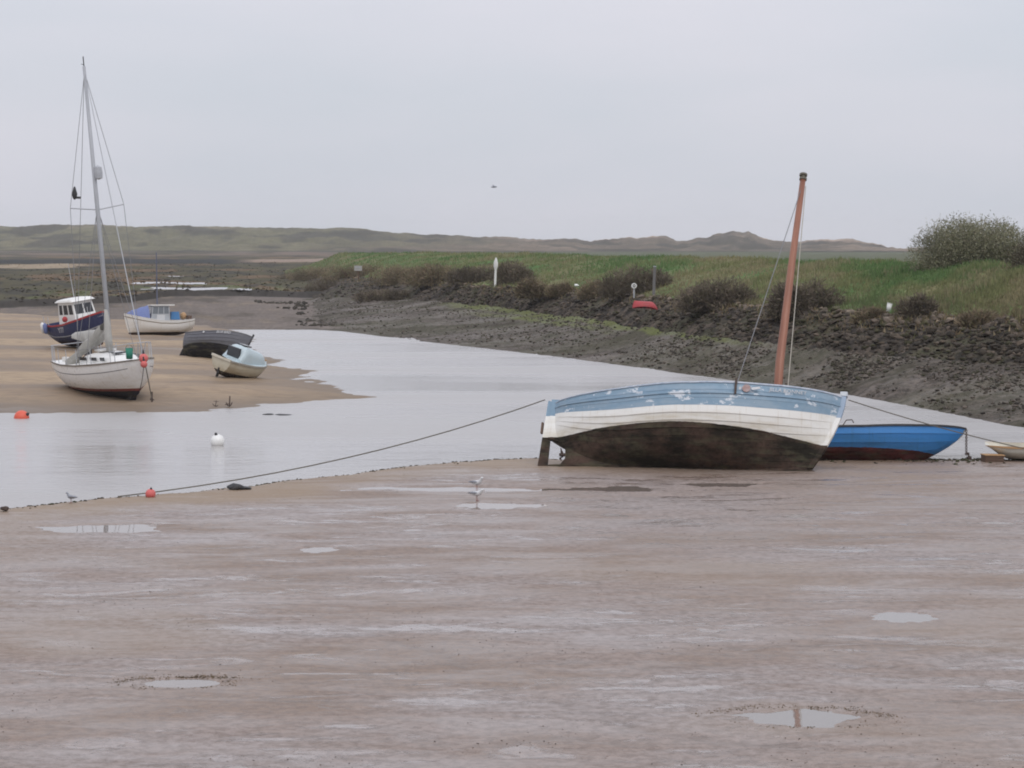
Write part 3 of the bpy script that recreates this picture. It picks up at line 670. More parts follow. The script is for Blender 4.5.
M_bluegrey = worn('blue_grey_spar', (0.09, 0.10, 0.15), 0.55, (0.12, 0.12, 0.13), 0.3, 4)
t = NT('varnished_mast', 0.5); gz = t.noise(6, 6, 0.65, t.co((1, 1, 0.09)))
t.set('Base Color', t.ramp(gz, [(0.3, (0.19, 0.075, 0.045)), (0.55, (0.30, 0.125, 0.075)), (0.75, (0.36, 0.18, 0.12))])); t.bump(gz, 0.3, 0.01); M_mast = t.m

# ------------------------------------------------------------------ hull surface
class Hull:
    def __init__(s, L, B, zs, zk=0.1, full=2.3, rake_b=0.5, rake_s=0.1, stern='point', tw=0.7, fine_b=0.62, fine_s=0.7, stern_lift=0.35, bow_lift=0.12, maxp=0.48):
        s.__dict__.update(locals())
    def sheer(s, t): return np.interp(t, [0, .25, .5, .75, 1], s.zs)
    def half(s, t):
        if t < s.maxp:
            u = 1 - t / s.maxp
            if s.stern == 'point': k = max(0.0, 1 - u ** (2 / s.fine_s * 1.05)) ** 0.72
            else: k = 1 - (1 - s.tw) * u ** 2
        else:
            u = (t - s.maxp) / (1 - s.maxp); k = max(0.0, 1 - u ** (2 / s.fine_b * 0.8)) ** 0.8
        return s.B / 2 * k
    def p(s, t, v, side=-1, off=0.0):
        """t stern..bow, v keel..sheer, side -1 starboard (bow along +x)"""
        v = min(1.0, max(0.0, v))
        xb = s.L / 2 - s.rake_b * (1 - v) ** 1.6; xs = -s.L / 2 + s.rake_s * (1 - v) ** 1.6; x = xs + (xb - xs) * t
        zk = s.zk + s.stern_lift * max(0, (0.3 - t) / 0.3) ** 2 + s.bow_lift * max(0, (t - 0.8) / 0.2) ** 2
        zs = s.sheer(t)
        endness = max(0, abs(t - 0.48) / 0.52) ** 2.2
        if s.stern != 'point' and t < 0.48: endness *= 0.35
        n = s.full * (1 - endness) + 1.15 * endness
        m = 1.35 * (1 - endness) + 1.0 * endness
        y = s.half(t) * (1 - (1 - v) ** n) + off; z = zk + (zs - zk) * v ** m
        return Vector((x, side * max(y, 0.012), z))
    def skin(s, mb, v0, v1, nt=28, nv=10, side=-1, off=0.0, t0=0.0, t1=1.0):
        P = [[s.p(t0 + (t1 - t0) * i / nt, v0 + (v1 - v0) * j / nv, side, off) for j in range(nv + 1)] for i in range(nt + 1)]
        return mb.grid(P, flip=(side < 0))
    def strip(s, v, dv, out, nt=28, side=-1, mb=None, t0=0, t1=1, depth=None):
        """a raised batten running along the side at height v (a real strip with thickness)"""
        mb = mb or MB(); ring = []
        for i in range(nt + 1):
            t_ = t0 + (t1 - t0) * i / nt
            ring.append([s.p(t_, v - dv / 2, side, -0.004), s.p(t_, v - dv / 2, side, out), s.p(t_, v + dv / 2, side, out), s.p(t_, v + dv / 2, side, -0.004)])
        return mb.grid([[r_[k] for k in (0, 1, 2, 3, 0)] for r_ in ring])
    def deck(s, mb, inset=0.03, drop=0.05, nt=24, t0=0.0, t1=1.0, crown=0.04):
        P = []
        for i in range(nt + 1):
            t_ = t0 + (t1 - t0) * i / nt; a = s.p(t_, 1, -1, -inset); b = s.p(t_, 1, 1, -inset)
            P.append([a + (b - a) * k + Vector((0, 0, -drop + crown * math.sin(math.pi * k))) for k in (0, .25, .5, .75, 1)])
        return mb.grid(P)
    def transom(s, mb, nv=12):
        a = [s.p(0, j / nv, -1) for j in range(nv + 1)]; b = [s.p(0, j / nv, 1) for j in range(nv + 1)]
        return mb.grid([a, b])
def clinker(h, parent, n, mats, v_top=1.0, lap=0.016, nt=30, name='plank', power=1.0):
    """lapped planks, each a piece of its own; mats(k) gives the paint of plank k (0 lowest)"""
    for side in (-1, 1):
        for k in range(n):
            v0, v1 = (k / n) ** power * v_top, ((k + 1) / n) ** power * v_top
            vo = v1 + 0.012; P = []
            for i in range(nt + 1):
                t_ = i / nt; e = (lap * (0.35 if n >= 12 and k < 6 else 1) if k < n - 3 or n < 12 else lap * 0.3) * min(1, 5 * min(t_, 1 - t_) + 0.25)
                P.append([h.p(t_, v0, side, -0.012), h.p(t_, v0, side, e), h.p(t_, min(vo, 1), side, e * 0.15), h.p(t_, min(vo, 1), side, -0.02), h.p(t_, v0, side, -0.012)])
            mb = MB().grid(P); mb.build(name, mats(k), parent, autosmooth=35)
def text_mesh(name, s, size, mat, parent, loc, rot, extrude=0.003):
    cu = bpy.data.curves.new(name, 'FONT'); cu.body = s; cu.size = size; cu.extrude = extrude; cu.align_x = 'CENTER'; cu.resolution_u = 2
    o = bpy.data.objects.new('tmp', cu); COL.objects.link(o); dg = bpy.context.evaluated_depsgraph_get()
    me = bpy.data.meshes.new_from_object(o.evaluated_get(dg)); bpy.data.objects.remove(o); me.name = name; me.materials.clear()
    return link(name, me, mat, parent, loc, rot)
def wrap_text(name, s, size, mat, parent, h, t0, v0, side=-1, off=0.03):
    """lettering bent on to the hull side, reading towards the bow"""
    o = text_mesh(name, s, size, mat, parent, (0, 0, 0), (0, 0, 0)); L = h.L
    for v in o.data.vertices:
        x, y, z = v.co
        t_ = min(0.995, max(0.005, t0 + (-side) * x / L)); zs = h.sheer(t_) - h.zk
        p = h.p(t_, min(1, v0 + y / (zs * 1.25)), side, off + z); v.co = p
    o.data.update(); o['kind'] = 'stuff'; return o
def wire(name, a, b, r, mat, parent, n=5, sag=0.0):
    a, b = Vector(a), Vector(b); k = 12 if sag else 1
    pts = [a.lerp(b, i / k) - Vector((0, 0, 4 * sag * (i / k) * (1 - i / k))) for i in range(k + 1)]
    return MB().tube(pts, r, n).build(name, mat, parent)

# ------------------------------------------------------------------ 1. the blue and white clinker boat
p0 = on(691, 469, mud_base)
boat = empty('wooden_boat', (p0.x, p0.y, p0.z - 0.09), (R(-29), R(0.6), R(-12.5)), 'pale blue and white clinker boat with stained brown bottom, heeled over on the mud', 'boat')
H = Hull(7.0, 2.85, [1.72, 1.70, 1.73, 1.86, 2.08], zk=0.10, full=2.5, rake_b=0.70, rake_s=0.05, fine_b=0.80, fine_s=1.5, stern_lift=0.60, bow_lift=0.10)
ZW = 0.79
scheme = dict(bottom=(0.022, 0.019, 0.014), bottom2=(0.085, 0.055, 0.042), mid=(0.78, 0.77, 0.73), zw=ZW)
M_b_low = paint3('hull_white_and_antifouling', **scheme)
M_b_top = paint3('hull_blue_band', top=(0.20, 0.305, 0.40), zt=0.0, chip=(0.6, 0.64, 0.68), **scheme)
M_b_rud = paint3('rudder_paint', top=(0.20, 0.305, 0.40), zt=1.36, **scheme)
hull = empty('hull', (0, 0, 0)); hull.parent = boat
NPL = 12
clinker(H, hull, NPL, lambda k: M_b_top if k >= NPL - 3 else M_b_low, lap=0.030, nt=34, power=1.12)
lin = MB(); [H.skin(lin, 0, 1, 30, 12, sd, -0.035) for sd in (-1, 1)]; lin.build('lining', M_wood, hull, smooth=True)
# rubbing strakes and gunwale
for sd in (-1, 1):
    rs = H.strip(0.868, 0.018, 0.035, 34, sd); rs.build('rubbing_strake', M_b_top, hull)
    gw = H.strip(0.995, 0.022, 0.03, 34, sd); gw.build('gunwale', worn('gunwale_paint', (0.5, 0.54, 0.6), 0.6, (0.2, 0.28, 0.4), 0.9, 5), hull) if sd < 0 else gw.build('gunwale', M_wood, hull)
# stem, keel and deadwood with the propeller opening
st = [H.p(1, v, 1) for v in np.linspace(0, 1, 12)]
m = MB(); poly = [(p.x - 0.06, p.z) for p in st] + [(st[-1].x - 0.06, 2.10), (st[-1].x + 0.08, 2.12)] + [(p.x + 0.07, p.z) for p in st[::-1]]
m.prism(poly, -0.055, 0.055).build('stem_post', paint3('stem_paint', top=(0.3, 0.38, 0.48), zt=1.52, **scheme), hull)
m = MB().box((H.L / 2 + 0.01, 0, 2.15), (0.17, 0.14, 0.11)); m.build('stem_head', worn('chipped_white', (0.55, 0.58, 0.6), 0.6, (0.17, 0.25, 0.38), 0.6, 6), hull)
kx0, kx1 = -H.L / 2 + 0.30, H.L / 2 - 0.75
m = MB().prism([(-H.L / 2 + 0.02, 0.0), (kx1, 0.0), (kx1 + 0.22, 0.12), (kx1 + 0.05, 0.16), (-2.3, 0.16), (-H.L / 2 + 0.02, 0.07)], -0.05, 0.05); m.build('keel', M_b_low, hull)
dw = [(-1.6, 0.12), (-1.6, 0.3), (-2.4, 0.5), (-2.9, 0.70), (-3.08, 0.86), (-3.42, 0.80), (-3.36, 0.70), (-3.20, 0.66), (-3.10, 0.52), (-3.08, 0.25), (-3.16, 0.12), (-3.2, 0.06)]
m = MB().prism(dw, -0.06, 0.06); m.build('deadwood', M_b_low, hull)
m = MB().prism([(-3.56, 0.74), (-3.05, 0.70), (-3.30, 1.80), (-3.57, 1.80)], -0.06, 0.06); m.build('stern_post', M_b_rud, hull)
rud = MB().prism([(-3.74, 0.02), (-3.50, 0.02), (-3.50, 0.70), (-3.54, 0.76), (-3.56, 1.76), (-3.66, 1.78)], -0.03, 0.03).build('rudder', M_b_rud, boat)
MB().box((-3.74, 0, 1.05), (0.05, 0.09, 0.28)).build('rudder_bracket', M_wood, rud)
prop = MB()
prop.tube([(-3.05, 0, 0.36), (-3.24, 0, 0.36)], [0.045, 0.04], 8)
for k in range(3):
    a = 2 * math.pi * k / 3 + 0.2; c, s_ = math.cos(a), math.sin(a)
    prop.add([(-3.20, 0.03 * c - .04 * s_, .36 + .03 * s_ + .04 * c), (-3.16, 0.17 * c - .06 * s_, .36 + .17 * s_ + .06 * c), (-3.22, 0.17 * c + .06 * s_, .36 + .17 * s_ - .06 * c), (-3.14, 0.03 * c + .04 * s_, .36 + .03 * s_ - .04 * c)], [(0, 1, 2, 3)])
prop.build('propeller', M_chain, boat)
for k, x in enumerate((-1.9, -0.3, 1.2)):
    t_ = (x + H.L / 2) / H.L; a = H.p(t_, 0.74, -1, -0.05); b = H.p(t_, 0.74, 1, -0.05)
    MB().box((x, 0, a.z), (0.26, (b - a).length, 0.04)).build('thwart', M_wood, boat)
fd = MB(); P = []
for i in range(9):
    t_ = 0.70 + 0.29 * i / 8; a = H.p(t_, 0.97, -1, -0.04); b = H.p(t_, 0.97, 1, -0.04); P.append([a.lerp(b, k / 4) for k in range(5)])
fd.grid(P).build('foredeck', M_wood, boat)
MX = -H.L / 2 + 0.775 * H.L
mast = MB().tube([(MX, 0, 0.2), (MX, 0, 3.0), (MX + .12, 0, 5.6), (MX + .26, 0, 8.15)], [0.105, 0.105, 0.09, 0.070], 14).build('mast', M_mast, boat, smooth=True)
MB().lathe([(0.05, 0), (0.095, 0.0), (0.095, 0.05), (0.06, 0.06), (0.06, 0.11), (0.10, 0.12), (0.10, 0.17), (0.0, 0.18)], 12, (MX + .26, 0, 8.09)).build('mast_cap', worn('grey_cap', (0.13, 0.12, 0.09), 0.7), mast)
wire('halyard', (MX + 0.24, -0.10, 1.95), (MX + 0.34, -0.02, 7.9), 0.012, worn('halyard_rope', (0.45, 0.42, 0.36), 0.9), mast)
sh_t = 0.655; a = H.p(sh_t, 0.93, -1, 0.05); wire('shroud', a, (MX + .25, -0.03, 7.9), 0.011, M_wire, boat)
MB().box(a + Vector((0, -0.01, 0.02)), (0.05, 0.03, 0.4)).build('chainplate', M_chain, boat)
wrap_text('name_lettering', 'JILLA BONNET', 0.13, M_letter, boat, H, 0.825, 0.915, -1, 0.034)
e = H.p(0.69, 0.925, -1, 0.036)
ring = MB().lathe([(0.10, 0), (0.10, 0.02), (0.0, 0.02)], 14); ring.build('emblem', worn('emblem_paint', (0.34, 0.22, 0.2), 0.6, (0.5, 0.5, 0.5), 0.6, 10), boat, loc=e, rot=(R(90), 0, 0))
for k in (-1, 1):
    MB().prism([(0.11 * k, 0.02), (0.30 * k, 0.05), (0.34 * k, 0.0), (0.14 * k, -0.04)], -0.006, 0.006).build('emblem_scroll', M_letter, boat, loc=H.p(0.69 + 0.0 * k, 0.925, -1, 0.042))

# ------------------------------------------------------------------ 2. bright blue dinghy behind it
p0 = on(880, 462, mud_base)
M_bd = paint3('bright_blue_hull', (0.055, 0.022, 0.02), (0.045, 0.22, 0.54), 0.36, bottom2=(0.11, 0.035, 0.032), wob=0.02, rough=0.35)
dg = empty('blue_dinghy', (p0.x - 0.28, p0.y + 0.75, -0.10), (R(-20), R(0), R(-6)), 'bright blue dinghy with dark red bottom behind the clinker boat', 'dinghy')
HD = Hull(5.1, 1.9, [0.86, 0.84, 0.86, 0.94, 1.06], zk=0.05, full=1.9, rake_b=1.0, stern='flat', tw=0.8, stern_lift=0.05, bow_lift=0.2, fine_b=0.75)
hd = empty('hull'); hd.parent = dg
clinker(HD, hd, 5, lambda k: M_bd, lap=0.022, nt=28)
m = MB(); HD.transom(m); m.build('transom', M_bd, hd)
m = MB(); [HD.skin(m, 0, 1, 24, 8, sd, -0.04) for sd in (-1, 1)]; m.build('lining', worn('grey_lining', (0.3, 0.32, 0.33)), hd, smooth=True)
for sd in (-1, 1): HD.strip(0.985, 0.05, 0.04, 28, sd).build('gunwale', M_black, hd)
for x in (-1.4, 0.1): MB().box((x, 0, 0.6), (0.26, 1.5, 0.04)).build('thwart', M_wood, dg)
hp = HD.p(0.42, 1, -1); MB().tube([hp + Vector((-.14, 0, 0)), hp + Vector((-.06, 0, .13)), hp + Vector((.08, 0, .14)), hp + Vector((.12, 0, .06))], 0.014, 6).build('rowlock', M_chain, dg)
# its chain hanging from the bow to a mooring weight
dgm = Matrix.Translation(dg.location) @ dg.rotation_euler.to_matrix().to_4x4()
bw = dgm @ HD.p(1, 0.97, -1, 0.05); ce = on(967, 461, mud_base)
ch = empty('mooring_chain', ce, (0, 0, 0), 'dark chain hanging from the bow of the bright blue dinghy', 'chain')
top = bw - ce; N_ = 16
for k in range(N_):
    a = top.lerp(Vector((-.02, 0, 0.16)), k / N_); b = top.lerp(Vector((-.02, 0, 0.16)), (k + 1.15) / N_); d = (b - a).normalized(); sx = Vector((0.022, 0, 0)) if k % 2 else Vector((0, 0.022, 0))
    MB().tube([a - sx, a + d * 0.01, a + sx, b + sx, b - d * .01, b - sx, a - sx], 0.010, 5).build('chain_link', M_chain, ch)
vs, fs = rock_geo(501, 0.9); MB().add([Vector(v) * 0.09 + Vector((0.03, 0, 0.07)) for v in vs], fs).add([Vector(v) * 0.075 + Vector((-0.01, 0, 0.17)) for v in vs], fs).build('mooring_weight', M_chain, ch)

# ------------------------------------------------------------------ 3. white sloop on the sandbank
p0 = on(100, 391, sand_z)
Yt = empty('sailing_yacht', (p0.x + 0.34, p0.y + 0.5, p0.z - 0.34), (R(4.6), R(-1.0), R(-59)), 'white sailing yacht with tall mast and dark keel, aground on the sandbank', 'yacht')
YH = Hull(6.9, 2.6, [1.60, 1.56, 1.58, 1.66, 1.78], zk=0.26, full=2.6, rake_b=0.75, rake_s=0.35, stern='flat', tw=0.72, stern_lift=0.32, bow_lift=0.25, fine_b=0.75)
M_yh = paint3('yacht_white_gelcoat', (0.028, 0.03, 0.042), (0.78, 0.77, 0.75), 0.60, boot=(0.20, 0.045, 0.035), bottom2=(0.05, 0.04, 0.042), wob=0.006, rough=0.3)
hl = MB(); [YH.skin(hl, 0, 1, 36, 16, sd) for sd in (-1, 1)]; YH.transom(hl); hl = hl.build('hull', M_yh, Yt, smooth=True)
for sd in (-1, 1):
    YH.strip(0.985, 0.035, 0.03, 30, sd).build('rubbing_band', worn('teak_band', (0.20, 0.17, 0.14), 0.6), hl)
    YH.strip(0.80, 0.016, 0.006, 30, sd, t0=0.04, t1=0.93).build('stripe', worn('grey_stripe', (0.16, 0.15, 0.17), 0.5), hl)
m = MB(); YH.deck(m, 0.02, 0.02); dk = m.build('deck', M_white, Yt, smooth=True)
for sd in (0,):
    m = MB()
    P = []
    for (x, z) in ((-2.1, 0.70), (2.5, 0.70), (1.9, 0.0), (-1.7, 0.0)): P.append((x, z))
    m.prism(P, -0.10, 0.10).build('keel', paint3('keel_paint' + str(sd), (0.025, 0.025, 0.032), (0.03, 0.03, 0.036), 0.3), Yt)
rd = MB().prism([(-3.2, 0.12), (-2.85, 0.05), (-2.65, 0.75), (-3.25, 0.95)], -0.03, 0.03).build('rudder', M_yh, Yt)
MB().prism([(-2.75, 0.08), (-2.2, 0.4), (-2.3, 0.72), (-2.7, 0.8)], -0.05, 0.05).build('skeg', M_yh, Yt)
# coachroof, cockpit coaming
def rounded_cabin(mb, x0, x1, w0, w1, zb, h0, h1, tum=0.82, nx=10):
    P = []
    for i in range(nx + 1):
        u = i / nx; x = x0 + (x1 - x0) * u; w = w0 + (w1 - w0) * u; h_ = (h0 + (h1 - h0) * u) * min(1, 6 * u + 0.05) ** 0.5 * min(1, 5 * (1 - u) + 0.05) ** 0.6
        P.append([(x, -w, zb), (x, -w * 0.97, zb + h_ * 0.5), (x, -w * tum, zb + h_ * 0.9), (x, -w * 0.5, zb + h_), (x, 0, zb + h_ * 1.04), (x, w * 0.5, zb + h_), (x, w * tum, zb + h_ * 0.9), (x, w * .97, zb + h_ * 0.5), (x, w, zb)])
    return mb.grid(P).add(P[0], [tuple(range(9))]).add(P[-1], [tuple(range(9))[::-1]])
m = MB(); rounded_cabin(m, -0.75, 2.0, 0.88, 0.52, 1.50, 0.46, 0.30); cr_ = m.build('coachroof', M_white, Yt, autosmooth=40)
for sd in (-1, 1):
    for x, w_, y in ((-0.3, 0.55, 0.86), (0.55, 0.45, 0.77), (1.2, 0.3, 0.68)):
        MB().box((x, sd * (y - 0.01), 1.76), (w_, 0.03, 0.12), (R(-8 * sd), 0, R(7.5 * sd) * -1)).build('window', M_glass, cr_)
MB().box((-0.2, 0, 2.0), (0.6, 0.6, 0.06)).build('hatch', M_white, cr_)
MB().box((1.1, 0, 1.93), (0.4, 0.4, 0.05)).build('hatch', M_glass, cr_)
for sd in (-1, 1): MB().box((-1.75, sd * 0.72, 1.62), (1.9, 0.10, 0.26), (0, 0, 0)).build('cockpit_coaming', M_white, Yt)
MB().box((-1.75, 0, 1.53), (1.8, 1.0, 0.03)).build('cockpit_sole', M_alu, Yt)
MB().tube([(-3.0, 0, 1.55), (-2.2, 0, 1.75)], 0.025, 6).build('tiller', M_wood, Yt)
MB().box((-3.25, 0.45, 1.75), (0.24, 0.22, 0.42)).box((-3.33, 0.45, 1.3), (0.1, 0.1, 0.8)).build('outboard_motor', M_black, Yt)
Yt.scale = (0.98, 0.98, 0.96)
ymx = 0.35
mast = MB().tube([(ymx, 0, 1.9), (ymx, 0, 7), (ymx, 0, 12.3)], [0.085, 0.08, 0.055], 12).build('mast', M_alu, Yt, smooth=True)
MB().tube([(ymx, 0, 12.3), (ymx, 0, 12.65)], 0.02, 6).tube([(ymx, 0, 12.35), (ymx - .25, 0, 12.4)], 0.012, 5).build('masthead_aerial', M_black, mast)
MB().tube([(ymx, -1.0, 7.25), (ymx, 0, 7.12), (ymx, 1.0, 7.25)], 0.025, 6).build('spreader', M_alu, mast)
MB().lathe([(0.02, 0), (0.13, 0.05), (0.15, 0.25), (0.13, 0.45), (0.02, 0.52)], 10, (ymx + 0.16, 0.10, 8.2)).build('radar_reflector', M_alu, mast)
bm_end = Vector((-2.2, -0.45, 2.55))
boom = MB().tube([(ymx, 0, 2.72), bm_end], [0.055, 0.05], 8).build('boom', M_alu, Yt)
# slack sail bundled over the boom and spilling on to the deck
sl = MB(); P = []
rs_ = random.Random(5)
for i in range(13):
    u = i / 12; c = Vector((ymx - 0.1, 0, 2.72)).lerp(bm_end, u * 0.95) ; drop = 0.16 + 0.34 * math.sin(math.pi * min(1, u * 1.15)) ** 1.2 + rs_.uniform(-.06, .06); w = 0.10 + 0.08 * math.sin(u * 9) ** 2
    P.append([c + Vector((0, 0.03, 0.10)), c + Vector((0, w, -0.02)), c + Vector((0, w * 0.8, -drop * .6)), c + Vector((0, 0.0, -drop)), c + Vector((0, -w * 1.2, -drop * 0.7)), c + Vector((0, -w, 0.0)), c + Vector((0, 0.03, 0.10))])
sl.grid(P)
P = []
for i in range(9):
    u = i / 8; c = Vector((ymx - 0.2, -0.05, 2.85)).lerp(Vector((-1.1, -1.0, 1.62)), u); w = 0.15 + 0.10 * math.sin(u * 7 + 1) ** 2
    P.append([c + Vector((0, w * math.cos(a), w * 0.8 * math.sin(a))) for a in np.linspace(0, 2 * math.pi, 8)])
sl.grid(P); sl.build('bundled_sail', M_sail, boom, autosmooth=60)
MB().tube([(ymx + .02, -.05, 2.0), (ymx + 0.12, -.1, 2.5), (ymx + 0.05, -.06, 3.1), (ymx + 0.03, -.06, 3.5)], [0.12, 0.15, 0.11, 0.06], 8).build('sail_bag', M_sail, mast, smooth=True)
top = Vector((ymx, 0, 12.2)); bowp = YH.p(1, 1, -1); bowp.y = 0
m = MB().tube([bowp + Vector((-.05, 0, 0.1)), bowp.lerp(top, 0.05), bowp.lerp(top, 0.85), top], [0.013, 0.019, 0.016, 0.009], 6); m.build('furled_forestay', M_alu, Yt)
wire('backstay', (-3.3, 0, 1.55), top, 0.010, M_wire, Yt)
for sd in (-1, 1):
    y = sd * 1.18
    wire('shroud', (ymx - 0.1, y, 1.55), (ymx, sd * 1.0, 7.25), 0.010, M_wire, Yt); wire('shroud', (ymx, sd * 1.0, 7.25), top - Vector((0, 0, .1)), 0.010, M_wire, Yt)
    wire('lower_shroud', (ymx - 0.55, y * 0.98, 1.55), (ymx, sd * 0.05, 7.0), 0.009, M_wire, Yt); wire('lower_shroud', (ymx + 0.45, y * .95, 1.55), (ymx, sd * 0.05, 7.0), 0.009, M_wire, Yt)
    prev = None
    for t_ in (0.04, 0.2, 0.36, 0.52, 0.68, 0.83):
        b_ = YH.p(t_, 1, sd, -0.06); MB().tube([b_, b_ + Vector((0, 0, 0.55))], 0.014, 5).build('stanchion', M_alu, Yt)
        q = b_ + Vector((0, 0, 0.54))
        if prev is not None: wire('guard_wire', prev, q, 0.008, M_wire, Yt)
        prev = q
    b1 = YH.p(0.86, 1, sd, -0.05); b2 = YH.p(0.99, 1, sd, -0.02); b2.y = 0
    MB().tube([b1, b1 + Vector((0, 0, .56)), b2 + Vector((0.05, sd * .14, .58))], 0.016, 6).tube([b2 + Vector((-.2, sd * .1, 0)), b2 + Vector((0.05, sd * .14, .58)), b2 + Vector((0.05, 0, .58))], 0.016, 6).build('pulpit_rail', M_alu, Yt)
    b0 = YH.p(0.01, 1, sd, -0.05); b3 = YH.p(0.1, 1, sd, -0.05)
    MB().tube([b3, b3 + Vector((0, 0, .56)), b0 + Vector((0, 0, .58)), Vector((b0.x, 0, b0.z + .58))], 0.016, 6).tube([b0, b0 + Vector((0, 0, .58))], 0.016, 6).build('pushpit_rail', M_alu, Yt)
ym = Matrix.Translation(Yt.location) @ Yt.rotation_euler.to_matrix().to_4x4() @ Matrix.Diagonal((0.98, 0.98, 0.96, 1))
# things carried at the bow of the yacht
q = ym @ (bowp + Vector((-0.35, -0.38, 0.02)))
bk_ = empty('green_bucket', q, (R(5), 0, 0), 'green canvas bucket on the bow rail of the white yacht', 'bucket')
MB().lathe([(0.11, 0), (0.13, 0.36), (0.12, 0.36), (0.10, 0.03), (0, .03)], 14).build('bucket_body', M_greenp, bk_, smooth=True)
MB().tube([(-.125, 0, .36), (-.08, 0, .46), (.08, 0, .46), (.125, 0, .36)], 0.01, 5).build('handle', M_rope, bk_)
for k, (dx, dz, r_) in enumerate(((0.20, 0.02, 0.16), (0.34, -0.18, 0.12))):
    q = ym @ (bowp + Vector((dx, -0.08 - 0.06 * k, dz)))
    f = empty('round_fender', q, (0, 0, 0), ('larger' if k == 0 else 'smaller') + ' faded red round fender hanging off the bow of the white yacht', 'fender', 'fenders on the yacht bow')
    MB().lathe([(r_ * math.sin(a), -r_ * math.cos(a)) for a in np.linspace(0.02, 3.05, 10)], 14).build('ball', M_pink, f, smooth=True)
    MB().tube([(0, 0, r_ * .9), (-0.02, 0, r_ + 0.14)], [0.045, 0.02], 6).build('neck', M_black, f)
a = ym @ (bowp + Vector((0.05, 0, 0.02))); b = on(152, 402, sand_z)
cy = empty('anchor_rode', b, (0, 0, 0), 'thin dark mooring line dropping from the yacht bow to the sand', 'mooring line')
wire('line', a - b, (0, 0, 0.1), 0.02, M_rope, cy)
vs, fs = rock_geo(505, 1.2); MB().add([Vector(v) * 0.09 + Vector((0, 0, .08)) for v in vs], fs).tube([(0, 0, .0), (0, 0, .35)], .03, 6).build('anchor_shackle', M_chain, cy)
q = ym @ Vector((ymx - 0.25, -0.72, 7.55))
hb = empty('hoisted_bundle', q, (0, 0, 0), 'small dark bundle hoisted in the yacht rigging near the spreader', 'bundle')
MB().lathe([(0.02, 0), (0.07, 0.06), (0.10, 0.2), (0.06, 0.33), (0.04, 0.42), (0.01, 0.46)], 9).build('cloth', M_black, hb, smooth=True); MB().box((0.10, 0, 0.07), (0.2, 0.08, 0.08)).build('tail', M_black, hb)

# ------------------------------------------------------------------ 4. blue fishing boat behind the yacht
p0 = on(84, 348, sand_z)
FB = empty('fishing_boat', (p0.x, p0.y, p0.z - 0.05), (R(8), R(-2), R(-50)), 'dark blue fishing boat with white wheelhouse and red rail behind the yacht', 'fishing boat')
FB.scale = (0.84, 0.86, 0.92)
FH = Hull(5.6, 2.25, [1.45, 1.42, 1.5, 1.72, 2.02], zk=0.12, full=2.6, rake_b=0.5, stern='flat', tw=0.8, fine_b=0.7)
M_fh = paint3('navy_hull', (0.045, 0.02, 0.02), (0.022, 0.032, 0.095), 0.5, top=(0.26, 0.03, 0.03), zt=5, bottom2=(0.10, 0.04, 0.035), rough=0.4)
m = MB(); [FH.skin(m, 0, 1, 30, 12, sd) for sd in (-1, 1)]; FH.transom(m); fh = m.build('hull', M_fh, FB, smooth=True)
for sd in (-1, 1):
    FH.strip(0.985, 0.07, 0.04, 28, sd).build('red_rail', M_red, fh)
    FH.strip(0.60, 0.03, 0.03, 28, sd).build('rubbing_band', M_alu, fh)
m = MB(); FH.deck(m, 0.02, 0.25); m.build('deck', M_alu, FB)
wh = MB()
W = [[(-1.1, y, 1.2) for y in (-.8, .8)]]
c8 = [(-1.0, -.8, 1.2), (0.95, -.72, 1.2), (0.95, .72, 1.2), (-1.0, .8, 1.2), (-0.95, -.7, 2.62), (0.6, -.62, 2.62), (0.6, .62, 2.62), (-.95, .7, 2.62)]
wh.add(c8, [(0, 1, 5, 4), (1, 2, 6, 5), (2, 3, 7, 6), (3, 0, 4, 7), (4, 5, 6, 7), (0, 3, 2, 1)]); wh = wh.build('wheelhouse', M_white, FB)
m = MB(); rounded_cabin(m, -1.15, 0.85, 0.82, 0.74, 2.60, 0.16, 0.16, 0.9); m.build('roof', M_white, wh, smooth=True)
def quad_on(c, u0, u1, w0, w1, out):
    a, b, d, e = [Vector(c8[i]) for i in c]
    def P_(u, w): return (a.lerp(b, u)).lerp(e.lerp(d, u), w)
    n_ = (b - a).cross(e - a).normalized(); q = [P_(u0, w0), P_(u1, w0), P_(u1, w1), P_(u0, w1)]
    return MB().add([p - n_ * 0.01 for p in q] + [p + n_ * out for p in q], [(0, 3, 2, 1), (4, 5, 6, 7), (0, 1, 5, 4), (1, 2, 6, 5), (2, 3, 7, 6), (3, 0, 4, 7)])
for c, sl_ in (((0, 1, 5, 4), ((0.06, 0.26), (0.34, 0.60), (0.68, 0.93))), ((1, 2, 6, 5), ((0.07, 0.47), (0.53, 0.93))), ((2, 3, 7, 6), ((0.1, 0.45), (0.55, 0.9)))):
    for (u0, u1) in sl_: quad_on(c, u0, u1, 0.52, 0.88, 0.008).build('window', M_glass, wh)
wrap_text('registration', 'Y77', 0.42, M_letter, FB, FH, 0.45, 0.74, -1, 0.02)
MB().tube([(-0.6, 0.2, 2.7), (-0.7, 0.2, 4.6)], [0.03, 0.015], 6).build('aerial', M_alu, FB)
for k, (x, cl) in enumerate(((-2.55, M_white), (-2.2, M_tarp))):
    b_ = FH.p(0.06 + 0.07 * k, 0.9, -1, 0.16); MB().lathe([(0.02, -.3), (0.12, -.22), (0.13, .2), (0.03, .3)], 10, b_).build('fender', cl, FB, smooth=True)
b_ = FH.p(0.55, 1.0, -1, 0.0); MB().lathe([(0.16 * math.sin(a), -0.16 * math.cos(a)) for a in np.linspace(0.02, 3.1, 9)], 12, b_ + Vector((0, 0.05, 0.2))).build('red_float', M_red, FB, smooth=True)
